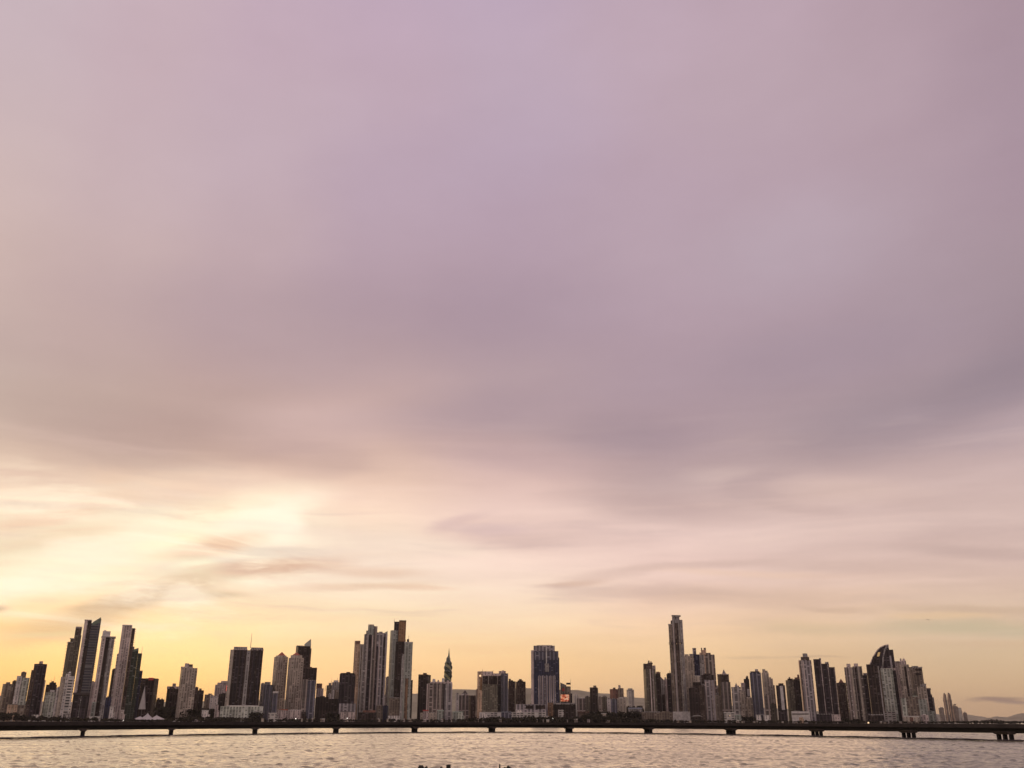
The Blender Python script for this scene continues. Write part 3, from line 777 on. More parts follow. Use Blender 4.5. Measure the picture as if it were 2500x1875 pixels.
b(LB, 'low pale green shed between spiral tower and brown block', 4, 2450, [('wall',610,700,1262,'green_grey'),('roof',608,740,1255,'green_paint',{'b':1264,'f':-1})], lw)
b(AT, 'narrow cream block hugging the left of the big tower with the copper glint', 4, 2560, [('wall',886,932,992,'beige'),('penthouse',895,918,984,'concrete')], tw)
b(OT, 'big square tower whose left corner catches the sun, with a brown upper half', 4, 2500,  # left wall's warm tone stands in for sunlight
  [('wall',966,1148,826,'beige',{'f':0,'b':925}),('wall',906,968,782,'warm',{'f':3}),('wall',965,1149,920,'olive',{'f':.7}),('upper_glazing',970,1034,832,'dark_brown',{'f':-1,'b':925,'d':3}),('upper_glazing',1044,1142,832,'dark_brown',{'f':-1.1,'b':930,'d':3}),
   ('crown',906,1092,776,'pale_rose',{'f':4,'b':828}),('crown',1090,1180,800,'pale_rose',{'f':6,'b':830}),('antenna',968,0,745,'black_steel',{'b':778}),('antenna',1092,0,760,'black_steel',{'b':800}),
   ('sun_glint',930,948,818,'warm_glow',{'b':838,'f':2.2,'d':.6}),('bay',940,962,850,'copper_glass',{'f':2.3,'d':2,'b':1000}),('podium',930,1190,1262,'shop',{'f':-8})], tw)  # small glowing pane stands in for the sun's reflection
b(OT, 'slate block with a stepped cap right of the big square tower', 4, 2540, [('groove',1144,1190,812,'dark_purple',{'f':4}),('wall',1186,1272,800,'blue_stripe',{'f':0}),('crown',1160,1244,772,'pink',{'f':3}),('turret',1196,1226,765,'grey',{'f':5})], tw)
b(AT, 'left one of the matching brown pair right of the slate block', 4, 2580, [('wall',1274,1362,894,'brown',{'c':.8}),('penthouse',1278,1304,864,'tan'),('crown',1304,1330,882,'brown')], tw, 'matching brown pair of flats')
b(AT, 'right one of the matching brown pair left of the blue hotel', 4, 2560, [('wall',1364,1480,897,'brown',{'c':.14}),('crown',1385,1450,884,'brown'),('penthouse',1400,1435,868,'tan',{'f':6})], tw, 'matching brown pair of flats')
b(LB, 'long low mall building with a dark gallery below the blue hotel', 5, 2420, [('wall',-100,262,1168,'mauve_stripe',{'d':40}),('gallery',20,108,1182,'dark_brown',{'f':-1,'b':1222,'d':3}),('gallery',135,250,1180,'dark_brown',{'f':-1.3,'b':1225,'d':3}),('podium',-220,262,1262,'shop',{'f':-9})], lw)
# ---- fifth tile
b('hotel_tower', 'broad dark blue hotel tower with pale ribs on its lower half', 5, 2480,
  [('wall',112,406,535,'blue_glass',{'f':2}),('wall',80,118,524,'pale_rose',{'f':4}),('wing',402,416,612,'dark_purple',{'f':5}),('crown',110,362,470,'mauve_stripe',{'f':6,'b':540}),('crown',150,330,464,'pink',{'f':10,'b':540}),
   ('lower_front',160,376,820,'blue_stripe',{'f':0}),('upper_front',120,400,545,'blue_stripe',{'f':.8,'b':640}),('fin',256,268,478,'white_paint',{'f':-.6,'d':3,'b':690}),('oriel',244,294,682,'grey',{'f':-1.2,'d':4,'b':780})]
   + [('rib',x,x+6,832,'pale_rose',{'f':-.9,'d':2}) for x in (168,194,214,242,268,296,316,340,364)], tw)
b(OT, 'angular block with a red roof mark carrying the glowing video screen', 5, 2520,
  [('wall',440,552,955,'tan'),('wall',428,500,908,'grey',{'s':'slant','y2':940,'f':4}),('crown',500,552,932,'dark_brown',{'f':2}),('wing',545,570,1040,'dark_brown',{'f':3}),('sign',452,480,978,'red_paint',{'f':-1,'b':1010,'d':1}),('antenna',549,0,870,'black_steel',{'b':935})], tw)
b('video_screen', 'huge glowing orange video screen right of the blue hotel', 5, 2500,
  [('housing',428,540,1043,'black_steel',{'f':1,'b':1142,'d':4}),('display',432,534,1052,'led_screen',{'f':.4,'b':1134,'d':.5}),('mast',470,495,1140,'black_steel',{'f':2,'d':3})], 'screen')
b(LB, 'orange brown low block below the video screen', 5, 2430, [('wall',282,344,1152,'orange_brown'),('roof',284,342,1146,'tan',{'b':1155})], lw)
b(LB, 'wide dark roofed hall below the video screen', 5, 2450, [('wall',340,612,1168,'dark_brown'),('roof',340,612,1152,'grey',{'b':1170,'f':-1.5}),('shopfront',404,468,1232,'shop',{'f':-2,'d':4})], lw)
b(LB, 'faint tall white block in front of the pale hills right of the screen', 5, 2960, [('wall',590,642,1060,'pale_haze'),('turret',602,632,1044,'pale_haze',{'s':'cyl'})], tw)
b(LB, 'cream striped flats in front of the pale hills right of the screen', 5, 2660, [('wall',628,724,1098,'brown_stripe'),('parapet',646,724,1088,'white_paint')], lw)
b(LB, 'olive block between the cream striped flats and the lone brown tower', 5, 2760, [('wall',724,784,1075,'olive'),('penthouse',735,765,1066,'grey')], lw)
b(AT, 'lone dark brown tower in the wide low stretch right of the screen', 5, 2540, [('wall',780,878,970,'dark_brown',{'c':.85}),('penthouse',822,858,945,'tan',{'f':6}),('roof_slab',779,868,966,'tan',{'b':976,'f':2})], tw)
b(LB, 'beige flats just right of the lone dark brown tower', 5, 2640, [('wall',876,930,1082,'beige'),('penthouse',888,914,1072,'concrete')], lw)
b(LB, 'grey green block with a ragged top in the wide low stretch', 5, 2700, [('wall',924,986,1080,'olive'),('penthouse',934,976,1066,'grey')], lw)
b(LB, 'pale slim flats right of the ragged grey green block', 5, 2620, [('wall',984,1034,1100,'white'),('penthouse',995,1020,1090,'concrete')], lw)
b(AT, 'brown tower with a low cap, left of the tower with the chimney-like box', 5, 2720, [('wall',1018,1116,986,'terracotta',{'c':.4}),('penthouse',1056,1086,970,'brown')], tw)
b(AT, 'greyish tower with a chimney-like roof box in the low stretch', 5, 2680, [('wall',1114,1182,976,'tan',{'c':.4}),('penthouse',1120,1146,940,'pink',{'f':5})], tw)
b(LB, 'slate fronted mid-rise below the brown tower with a low cap', 5, 2560, [('wall',1030,1106,1108,'blue_stripe'),('penthouse',1045,1090,1098,'grey')], lw)
b(LB, 'cream mid-rise below the tower with the chimney-like box', 5, 2570, [('wall',1104,1212,1096,'beige_plain'),('penthouse',1130,1180,1086,'white_paint')], lw)
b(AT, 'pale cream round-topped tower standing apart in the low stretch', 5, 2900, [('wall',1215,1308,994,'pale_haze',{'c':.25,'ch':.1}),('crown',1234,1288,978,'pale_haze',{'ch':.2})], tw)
b(LB, 'long low shed with a bluish roof below the pale cream tower', 5, 2500, [('wall',1235,1405,1222,'grey'),('roof',1235,1405,1208,'blue_roof',{'b':1224,'f':-1})], lw)
b(LB, 'brown low hall with a dark gable left of the olive crowned tower', 5, 2450, [('wall',1290,1440,1262,'tan'),('roof',1310,1400,1260,'dark_roof',{'s':'pyr','ay':1238,'f':0})], lw)
# ---- sixth tile
b(AT, 'olive tower with a toothed crown at the left of the tallest round tower', 6, 2500,
  [('wall',98,246,745,'olive',{'f':1,'c':.2}),('crown',99,205,684,'brown',{'f':4,'b':750}),('crown',200,245,706,'pink',{'f':5,'b':750}),('turret',150,212,672,'brown',{'f':7,'b':690}),('turret',156,174,648,'tan',{'f':8,'b':690}),('turret',184,198,656,'tan',{'f':8.6,'b':690}),
   ('fin',174,188,748,'pale_rose',{'f':-.8,'d':3}),('fin',206,218,748,'pale_rose',{'f':-.4,'d':3})], tw)
b(AT, 'dark brown block tucked right of the olive toothed tower', 6, 2560, [('wall',244,304,800,'dark_brown'),('crown',252,290,780,'terracotta'),('turret',292,304,784,'dark_brown')], tw)
b(LB, 'grey block with a steep sloping roof line left of the tallest round tower', 6, 2620, [('wall',296,352,828,'grey',{'s':'slant','y2':888}),('wing',320,356,1050,'dark_brown',{'f':-2})], tw)
b(AT, 'slim rose block behind the dark block left of the tallest round tower', 6, 2660, [('wall',348,382,868,'pink'),('penthouse',352,370,846,'concrete')], tw)
b(AT, 'dark plum block with small aerials just left of the tallest round tower', 6, 2590, [('wall',376,434,808,'dark_purple'),('crown',386,430,796,'dark_brown'),('antenna',412,0,765,'black_steel',{'b':800}),('antenna',420,0,770,'black_steel',{'b':800})], tw)
b(AT, 'tallest tower of the skyline, rounded, with a flared crown and white podium', 6, 2520,
  [('wall',438,566,162,'grey',{'ch':.28,'f':2}),('wing',398,446,214,'tan',{'ch':.2,'f':7}),('setback',425,452,170,'brown',{'f':9,'b':220}),('crown',440,530,128,'mauve_stripe',{'f':6,'ch':.25,'b':166}),('roof_slab',430,548,110,'grey',{'f':3,'b':124,'s':'poly','d':26,'p':[(450,126),(524,126),(528,118),(545,112),(545,107),(445,104),(435,110),(444,114)]}),
   ('roof_slab',396,442,210,'balcony_slab',{'f':6,'b':222}),('bay',470,512,200,'brown',{'f':.6,'d':5}),('fin',452,460,215,'pale_rose',{'f':.4,'d':4}),('fin',520,530,215,'beige_plain',{'f':.9,'d':4}),
   ('sky_lobby',404,562,430,'dark_concrete',{'f':1.4,'b':450,'d':12}),('podium',452,660,1256,'white_paint',{'f':-12,'d':40})], tw)
for (x, y) in ((418, 440), (497, 446), (540, 446)):
    b('floodlight', {418: 'leftmost', 497: 'middle', 540: 'rightmost'}[x] + ' of the three lamps lit part way up the tallest tower', 6, 2517, [('housing',x-4,x+4,y-4,'black_steel',{'b':y+5,'f':-6,'d':1.5}),('lens',x-3,x+3,y-3,'warm_glow',{'b':y+4,'f':-6.3,'d':.2})], 'lamp', 'lamps on the tallest tower')
b(AT, 'beige tower with a rounded top just right of the tallest tower', 6, 2560, [('wall',588,648,600,'beige_plain',{'f':0}),('dome',592,640,572,'beige_plain',{'ch':.35,'f':1,'b':604}),('wall',640,702,592,'beige',{'f':2}),('crown',648,698,568,'grey',{'f':4})], tw)
b(OT, 'deep blue tower with a box on its roof behind the beige round-topped one', 6, 2640, [('wall',664,766,572,'blue_glass',{'c':.3}),('penthouse',685,728,502,'mauve_stripe',{'f':7}),('roof_slab',684,729,498,'grey',{'b':508,'f':5})], tw)
b(AT, 'warm striped tower with a castle-like roof box right of the deep blue tower', 6, 2600,
  [('wall',766,826,574,'grey',{'f':0}),('wall',822,902,556,'brown_stripe',{'f':1}),('wall',898,948,576,'brown_stripe',{'f':2.3}),('crown',786,848,520,'warm',{'f':6,'b':575}),('turret',786,800,495,'tan',{'f':6,'b':525}),('turret',818,846,495,'tan',{'f':6.6,'b':525}),('parapet',768,850,552,'warm',{'f':-.6,'b':578}),
   ('fin',822,834,575,'warm',{'f':-.4,'d':3}),('fin',866,876,575,'beige_plain',{'f':-.2,'d':3}),('fin',908,918,590,'beige_plain',{'f':.7,'d':3})], tw)
b(AT, 'dark crested tower with pale lower stripes in front of the warm striped tower', 6, 2470, [('wall',790,938,818,'dark_brown',{'f':4,'b':920}),('crown',812,902,800,'brown',{'f':6,'ch':.2}),('wall',822,938,880,'mauve_stripe',{'f':1}),('fin',836,846,900,'pale_rose',{'f':-.6,'d':3}),('fin',906,916,885,'pale_rose',{'f':-.3,'d':3})], tw)
b(AT, 'tower with a bright white cap in front of the deep blue tower', 6, 2530, [('wall',712,776,834,'beige_plain'),('crown',714,774,828,'white_paint',{'f':2,'b':880}),('wing',690,782,905,'dark_brown',{'f':-1.5})], tw)
b(AT, 'broad very dark brown block right of the tallest tower near the shore', 6, 2440, [('wall',640,765,975,'dark_brown'),('wall',760,826,940,'brown',{'f':3}),('crown',690,762,950,'dark_brown',{'f':5})], tw)
b(AT, 'brown tower with a pale pyramid spire between warm striped and blue towers', 6, 2620, [('wall',980,1118,812,'brown',{'c':.3}),('crown',1036,1088,800,'pale_rose',{'f':5}),('spire',1040,1084,802,'grey',{'s':'pyr','ay':748,'ax':1060,'f':5,'d':10}),('roof_slab',978,1118,808,'pink',{'b':818,'f':3})], tw)
b(AT, 'dark striped block in front of the pyramid-spired tower', 6, 2500, [('wall',1020,1136,902,'brown_stripe'),('crown',1030,1120,888,'dark_brown',{'f':2})], tw)
b(AT, 'small beige block in the notch left of the pyramid-spired tower', 6, 2700, [('wall',962,1012,952,'beige'),('penthouse',972,996,944,'concrete')], tw)
b(LB, 'pale stepped flats at the foot of the warm striped tower', 6, 2520, [('wall',946,1024,1060,'beige_plain',{'c':.3}),('penthouse',960,1000,1030,'grey')], lw)
b(AT, 'pale tower with dark window columns and small roof pyramid left of the blue tower', 6, 2480, [('wall',1148,1262,962,'grey_stripe'),('crown',1190,1240,945,'pink',{'f':4}),('roof',1192,1222,946,'grey',{'s':'pyr','ay':912,'f':4,'d':8})], tw)
b(AT, 'stepped brown tower directly left of the deep blue tower in the right cluster', 6, 2560, [('wall',1262,1312,912,'pink'),('wall',1296,1360,866,'dark_purple',{'f':2}),('crown',1318,1350,845,'brown',{'f':4}),('turret',1326,1346,830,'dark_brown',{'f':5}),('panel',1334,1366,985,'white_paint',{'f':-1,'b':1070,'d':3})], tw)
b(OT, 'deep blue black tower with a stepped roof at the middle of the right half', 6, 2520, [('wall',1366,1500,790,'blue_stripe'),('crown',1375,1484,776,'dark_purple',{'f':3}),('penthouse',1430,1466,750,'mauve_stripe',{'f':6})], tw)
b(LB, 'cream block with a notched roof at the foot of the deep blue black tower', 6, 2450, [('wall',1318,1400,1092,'tan'),('crown',1330,1385,1080,'beige_plain')], lw)
b(LB, 'pale block with square openings left of the cream notched block', 6, 2470, [('wall',1246,1316,1012,'beige'),('penthouse',1262,1296,1000,'concrete')], tw)
b(AT, 'cream stepped tower right of the deep blue black tower', 6, 2580, [('wall',1508,1592,790,'beige_plain',{'f':0,'c':.3}),('crown',1516,1552,750,'beige',{'f':4}),('crown',1550,1580,768,'beige',{'f':5}),('wall',1588,1642,862,'beige',{'f':1.5}),('crown',1598,1622,845,'beige_plain',{'f':4}),('wing',1638,1664,940,'tan',{'f':3})], tw)
b(LB, 'brown flats in front of the cream stepped tower', 6, 2490, [('wall',1532,1604,1062,'brown_stripe'),('penthouse',1545,1585,1052,'tan')], tw)
b(LB, 'row of low grey shops below the olive toothed tower', 6, 2400, [('wall',112,448,1262,'concrete_frame'),('roof_slab',110,300,1254,'grey',{'b':1265,'f':-.6}),('penthouse',320,420,1252,'tan')], lw)
b(LB, 'white low terminal with a flat roof below the pale tower with dark window columns', 6, 2410, [('wall',1062,1190,1272,'shop'),('roof_slab',1058,1192,1262,'white_paint',{'b':1274,'f':-1})], lw)
b(LB, 'low pavilion under a white arched canopy right of the tall tower podium', 6, 2400, [('wall',690,790,1318,'dark_brown'),('roof',672,802,1303,'canvas',{'s':'poly','d':12,'f':-2,'p':[(672,1314),(700,1303),(770,1300),(800,1312),(806,1322),(790,1312),(760,1308),(700,1311)]})], lw)
# ---- seventh tile
b(LB, 'dull olive block under the gap right of the cream stepped tower', 7, 2540, [('wall',140,222,1165,'olive'),('penthouse',160,200,1152,'tan')], lw)
b(AT, 'dark brown tower with one bold white stripe down its front', 7, 2520, [('wall',215,322,942,'dark_purple'),('crown',245,306,918,'brown'),('stripe',262,298,950,'white_paint',{'f':-.8,'d':2.5,'b':1235})], tw)
b(AT, 'dark olive tower with a jagged top left of the domed cylinder tower', 7, 2580, [('wall',330,424,880,'olive',{'c':.35}),('crown',352,418,862,'dark_brown'),('turret',368,386,845,'dark_brown')], tw)
b(AT, 'dark tower with a reddish turret touching the domed cylinder tower', 7, 2620, [('wall',422,502,868,'dark_brown'),('crown',438,496,848,'terracotta'),('turret',464,496,814,'terracotta',{'s':'cyl','i':.3})], tw)
b(AT, 'grey brown tower with a round drum on its roof left of the bright slit', 7, 2500,
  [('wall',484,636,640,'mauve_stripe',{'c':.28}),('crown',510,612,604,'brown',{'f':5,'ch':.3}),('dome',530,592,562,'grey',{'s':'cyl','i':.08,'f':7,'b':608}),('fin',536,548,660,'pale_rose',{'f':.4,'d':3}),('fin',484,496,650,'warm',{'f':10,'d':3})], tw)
b(AT, 'trio of joined dark plum towers with thin pale edges, right of the bright slit', 7, 2540,
  [('wall',660,752,630,'dark_purple',{'f':0}),('wall',748,846,684,'dark_purple',{'f':1.5}),('wall',842,916,726,'dark_purple',{'f':3}),('crown',728,752,618,'grey',{'f':3,'b':634}),('crown',800,842,664,'mauve_stripe',{'f':4,'b':690}),('fin',742,752,640,'pink',{'f':-.6,'d':3}),('fin',828,838,690,'pale_rose',{'f':.5,'d':3}),('fin',906,916,735,'pink',{'f':2,'d':3})], tw)
b(AT, 'dark brown tower with a peaked reddish roof in the gap left of the cream columns', 7, 2620, [('wall',938,1048,912,'brown'),('roof',960,1030,914,'terracotta',{'s':'pyr','ay':862,'ax':985,'f':2,'d':14})], tw)
b(AT, 'cream and brown columned double tower with drum tops left of the sail tower', 7, 2520,
  [('wall',1028,1132,728,'brown_stripe',{'f':1}),('wall',1128,1238,716,'brown_stripe',{'f':0}),('turret',1054,1102,686,'pale_rose',{'s':'cyl','f':4,'b':732}),('turret',1142,1192,682,'pale_rose',{'s':'cyl','f':4,'b':720}),
   ('column',1072,1090,724,'pale_rose',{'f':-1,'d':5}),('column',1104,1126,730,'beige_plain',{'f':-.6,'d':5}),('column',1184,1208,716,'beige_plain',{'f':-1.4,'d':5}),('groove',1150,1172,730,'dark_brown',{'f':-.7,'d':3})], tw)
b(AT, 'dark plum tower with a rounded roof hood left of the sail tower', 7, 2600, [('wall',1246,1304,822,'dark_purple'),('dome',1252,1302,796,'mauve_stripe',{'ch':.35})], tw)
b(AT, 'dark brown square tower standing before the left edge of the sail tower', 7, 2470, [('wall',1292,1442,712,'dark_brown'),('crown',1290,1400,692,'dark_brown',{'f':1}),('fin',1376,1384,716,'brown',{'f':-.8,'d':3}),('fin',1424,1440,712,'grey',{'f':-.5,'d':3})], tw)
b('sail_tower', 'sail-shaped tower with a curved glass back and pale rib, tallest at the right', 7, 2560,
  [('sail',1335,1560,458,'dark_purple',{'s':'poly','d':22,'f':4,'p':[(1320,760),(1338,688),(1352,650),(1372,606),(1398,560),(1426,520),(1462,488),(1510,465),(1556,456),(1566,520),(1570,640),(1590,760)]}),
   ('edge_trim',1335,1560,458,'pink',{'s':'poly','d':4,'f':1.5,'p':[(1330,690),(1350,645),(1372,600),(1398,554),(1426,514),(1462,484),(1510,461),(1558,453),(1558,466),(1514,472),(1468,494),(1432,524),(1406,562),(1382,606),(1360,650),(1344,690)]}),
   ('rib',1475,1540,460,'grey',{'s':'poly','d':5,'f':0,'p':[(1468,756),(1480,690),(1486,620),(1494,560),(1508,505),(1530,470),(1558,458),(1562,506),(1540,490),(1524,520),(1510,570),(1500,640),(1496,700),(1494,756)]}),
   ('lit_window',1424,1456,552,'lit_window',{'s':'poly','f':3,'d':1.5,'p':[(1420,598),(1448,598),(1460,548),(1432,550)]}),('terrace',1365,1446,600,'dark_brown',{'f':1,'b':668,'d':4}),
   ('wall',1538,1612,518,'dark_purple',{'f':7}),('shoulder',1530,1590,590,'mauve_stripe',{'f':5,'b':760}),('wall',1462,1602,742,'white_green',{'f':-2}),('crown',1492,1640,738,'pale_rose',{'f':2,'b':764}),
   ('shaft',1330,1470,700,'tan',{'f':8}),('podium',1502,1642,1258,'shop',{'f':-8})], tw)
b(LB, 'dark low hall with a pale roof edge left of the sail tower podium', 7, 2420, [('wall',1322,1502,1296,'dark_brown'),('roof_slab',1318,1502,1286,'grey',{'b':1298,'f':-1})], lw)
b(LB, 'white flat building below the domed cylinder tower', 7, 2420, [('wall',400,618,1252,'white_paint',{'d':20}),('penthouse',430,500,1246,'grey'),('window_band',410,606,1278,'dark_concrete',{'f':-.8,'b':1290,'d':1.5})], lw)
b(LB, 'grey commercial block with a dark wall below the trio of plum towers', 7, 2430, [('wall',700,884,1286,'dark_purple'),('wall',880,986,1290,'pink',{'f':-1}),('parapet',700,884,1282,'grey',{'b':1290,'f':-.9})], lw)
b(AT, 'broad pale grey tower directly right of the sail tower', 8, 2600, [('wall',96,232,662,'pink',{'c':.35}),('parapet',96,226,656,'grey',{'b':668,'f':4}),('groove',130,150,760,'dark_purple',{'f':-1,'d':3})], tw)
b(AT, 'grey castle-topped tower with turrets right of the broad pale grey tower', 8, 2540,
  [('wall',214,334,694,'beige',{'f':0}),('crown',228,300,650,'pink',{'f':5,'b':700}),('turret',226,248,622,'pink',{'f':6,'s':'cyl','i':.2,'b':655}),('turret',256,292,624,'pale_rose',{'f':7,'s':'cyl','i':.3,'b':655}),('wall',328,372,724,'tan',{'f':2}),('groove',276,304,720,'dark_brown',{'f':-1,'d':3}),('antenna',268,0,612,'concrete',{'b':635})], tw)
b(AT, 'grey brown tower with an overhanging roof frame at the right end of the cluster', 8, 2580,
  [('wall',370,492,736,'tan',{'f':0}),('crown',368,445,712,'grey',{'f':3}),('roof_slab',440,497,722,'balcony_slab',{'b':734,'f':1}),('bay',410,490,745,'dark_brown',{'f':-.8,'b':768,'d':3}),('bay',412,482,795,'dark_brown',{'f':-.9,'b':822,'d':3})], tw)
b(AT, 'shorter stepped tower with small roof canopies right of the castle-topped tower', 8, 2500, [('wall',430,544,960,'beige'),('crown',470,540,930,'grey',{'f':3}),('roof_slab',498,545,922,'balcony_slab',{'b':930,'f':2}),('wing',372,432,1010,'olive',{'f':2})], tw)
b(AT, 'dark stepped block at the right end, second lowest step of the big cluster', 8, 2540, [('wall',536,592,995,'dark_purple'),('roof_slab',534,596,976,'dark_concrete',{'b':1000,'f':-.6}),('wing',586,610,1050,'brown',{'f':2})], tw)
b(AT, 'last and lowest grey block at the right end of the big cluster', 8, 2580, [('wall',582,632,1085,'grey'),('penthouse',590,615,1072,'concrete')], tw)
b(AT, 'green tinted lower flats in front of the castle-topped tower', 8, 2460, [('wall',240,300,1095,'white_green'),('wall',298,440,1075,'tan',{'f':2}),('wing',438,545,1110,'green_grey',{'f':3}),('parapet',380,440,1068,'green_paint',{'b':1078})], tw)
b(LB, 'pale podium building below the castle-topped tower at right', 8, 2400, [('wall',262,462,1315,'beige_plain'),('opening',345,385,1325,'terracotta',{'f':-.8,'b':1375,'d':2}),('parapet',262,462,1308,'white_paint',{'b':1318,'f':-.5})], lw)
b(LB, 'pinkish low block right of the pale podium building', 8, 2420, [('wall',478,566,1296,'pink'),('penthouse',500,540,1285,'white_paint')], lw)
b(AT, 'grey green low flats at the very end of the right cluster', 8, 2480, [('wall',560,640,1250,'green_grey'),('penthouse',575,610,1238,'grey')], lw)
# ---- the distant group across the bay
g8 = 'distant towers across the bay'
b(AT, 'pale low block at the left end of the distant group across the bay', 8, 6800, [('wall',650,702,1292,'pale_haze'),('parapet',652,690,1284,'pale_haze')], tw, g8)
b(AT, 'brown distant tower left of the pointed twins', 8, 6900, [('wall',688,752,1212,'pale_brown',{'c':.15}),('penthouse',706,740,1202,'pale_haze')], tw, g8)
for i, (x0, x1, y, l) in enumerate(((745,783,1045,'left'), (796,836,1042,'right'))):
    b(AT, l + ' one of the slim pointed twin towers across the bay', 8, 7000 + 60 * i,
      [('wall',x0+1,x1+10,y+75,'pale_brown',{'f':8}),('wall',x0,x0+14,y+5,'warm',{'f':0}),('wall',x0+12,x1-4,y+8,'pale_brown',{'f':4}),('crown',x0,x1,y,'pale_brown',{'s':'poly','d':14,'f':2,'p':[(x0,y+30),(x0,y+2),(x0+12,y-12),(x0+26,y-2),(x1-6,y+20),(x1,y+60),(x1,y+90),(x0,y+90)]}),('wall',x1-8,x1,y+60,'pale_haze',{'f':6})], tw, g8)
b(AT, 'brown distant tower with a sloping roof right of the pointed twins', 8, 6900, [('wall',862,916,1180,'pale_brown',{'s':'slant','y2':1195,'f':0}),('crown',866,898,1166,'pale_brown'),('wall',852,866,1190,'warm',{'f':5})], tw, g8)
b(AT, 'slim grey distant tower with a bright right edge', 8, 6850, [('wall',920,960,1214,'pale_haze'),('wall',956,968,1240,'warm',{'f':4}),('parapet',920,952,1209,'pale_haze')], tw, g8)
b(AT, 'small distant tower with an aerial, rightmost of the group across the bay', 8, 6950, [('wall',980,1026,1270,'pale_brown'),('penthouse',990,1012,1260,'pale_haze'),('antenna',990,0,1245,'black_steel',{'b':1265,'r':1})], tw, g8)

# ------------------------------------------------------------------ spiral tower
def spiral():
    Y = 2720
    prof = [(560,2),(580,6),(600,18),(612,38),(640,66),(680,90),(720,106),(750,112),(790,110),(830,103),(880,96),(940,88),(1040,80),(1300,76)]
    base = at(*px(4, 553, 760), Y)
    root = empty('spiral_tower', (base.x, Y, 1.2))
    tag(root, 'green glass tower twisted like a corkscrew with a needle spire, behind the turreted block', 'tower')
    org = root.location
    ztop = at(*px(4, 553, 575), Y).z; zbot = 0.0
    n = 120; m_ = 28
    m_px = (at(*px(4, 600, 760), Y) - at(*px(4, 500, 760), Y)).x / 100
    v, f, rv = [], [], []
    zy = lambda z: 760 - (z - at(*px(4, 553, 760), Y).z) / m_px
    for i in range(n + 1):
        z = zbot + (ztop - zbot) * i / n
        yy = zy(z)
        wd = np.interp(yy, [p[0] for p in prof], [p[1] for p in prof]) * m_px / 2
        if (i // 4) % 2: wd *= .90
        tw_ = R(60) - (z / 0.2217 / 128) * math.pi
        for j in range(m_):
            a = j * 2 * math.pi / m_
            r = 1.0 / math.sqrt((math.cos(a)) ** 2 + (math.sin(a) / .72) ** 2) * wd * 1.13
            if abs(math.cos(a)) > .80: r *= .86      # flats cut away in two spiralling bands
            v.append((r * math.cos(a + tw_), r * math.sin(a + tw_) + 12, z - 1.2))
            if j % 14 in (4, 5, 6, 7, 8):
                rv.append((i, j, r * 1.03 * math.cos(a + tw_), r * 1.03 * math.sin(a + tw_) + 12, z - 1.2))
    for i in range(n):
        for j in range(m_):
            k = (j + 1) % m_
            f.append((i * m_ + j, i * m_ + k, (i + 1) * m_ + k, (i + 1) * m_ + j))
    mesh_obj('shaft', v, f, 'spiral_glass', root)
    for side in (0, 14):
        q = {(i, j): (x, y, z) for i, j, x, y, z in rv if j // 14 * 14 == side}
        keys = sorted(q); idx = {k_: c_ for c_, k_ in enumerate(keys)}
        fc = [(idx[i, j], idx[i, j + 1], idx[i + 1, j + 1], idx[i + 1, j]) for (i, j) in keys if (i + 1, j + 1) in idx]
        mesh_obj('lit_band', [q[k_] for k_ in keys], fc, 'lit_facet', root)  # added bands: bright sky reflected in the facets, put into colour
    sp0 = at(*px(4, 562, 605), Y).z; sp1 = at(*px(4, 565, 497), Y).z
    x = at(*px(4, 564, 540), Y).x - org.x
    fp = [(x + 3.6 * math.cos(a), 12 + 3.6 * math.sin(a)) for a in [k * math.pi / 4 for k in range(8)]]
    a_, b_ = prism(fp, sp0 - 8, sp1, inset=.93)
    mesh_obj('spire', [(q[0], q[1], q[2] - 1.2) for q in a_], b_, 'green_fin', root)
m = new_mat('spiral_glass'); t = m.node_tree
g = t.nodes.new('ShaderNodeTexCoord')
sp = t.nodes.new('ShaderNodeSeparateXYZ'); t.links.new(g.outputs['Object'], sp.inputs[0])
fl = mth('FRACT', mth('DIVIDE', sp.outputs[2], 4.4, tree=t), tree=t)
principled(t, mix(mth('LESS_THAN', fl, .3, tree=t), (.03, .052, .034), (.10, .11, .08), tree=t), .12, spec=.9)
MATS['spiral_glass'] = m
plain('lit_facet', (.30,.29,.14), .12, .1)  # pale yellow of the painted sky reflection on the spiral tower
spiral()

# ------------------------------------------------------------------ white sail and tents on the park at left
def lathe_tent(name, label, T, xc, ytop, x0, x1, ybot, Y, cat, mat='canvas', power=1.8, group=None):
    c = at(*px(T, xc, ybot), Y); a = at(*px(T, x0, ybot), Y); b_ = at(*px(T, x1, ybot), Y)
    zt = at(*px(T, xc, ytop), Y).z
    root = empty(name, (c.x, Y, c.z)); tag(root, label, cat, group)
    n, k = 16, 10
    v, f = [], []
    for i in range(k + 1):
        s = i / k
        r = (1 - s) ** power
        for j in range(n):
            an = j * 2 * math.pi / n
            cx_, sx_ = math.cos(an), math.sin(an)
            rx = ((b_.x - c.x) if cx_ > 0 else (c.x - a.x)) * r + .15
            v.append((rx * cx_ * (1 + .05 * (j % 2)), sx_ * (b_.x - a.x) / 2 * r, s * (zt - c.z)))
    for i in range(k):
        for j in range(n):
            l = (j + 1) % n
            f.append((i * n + j, i * n + l, (i + 1) * n + l, (i + 1) * n + j))
    mesh_obj('canopy', v, f, mat, root, True)
    p = prism([(.3 * math.cos(q), .3 * math.sin(q)) for q in (0, 1.57, 3.14, 4.71)], -(c.z - 1.0), zt - c.z + 1.2)
    mesh_obj('mast', p[0], p[1], 'concrete', root)
lathe_tent('sail_sculpture', 'tall white sail-like cone standing before the brown block with the red sign', 2, 32, 952, -6, 70, 1228, 2450, 'sculpture', 'canvas', 1.0)
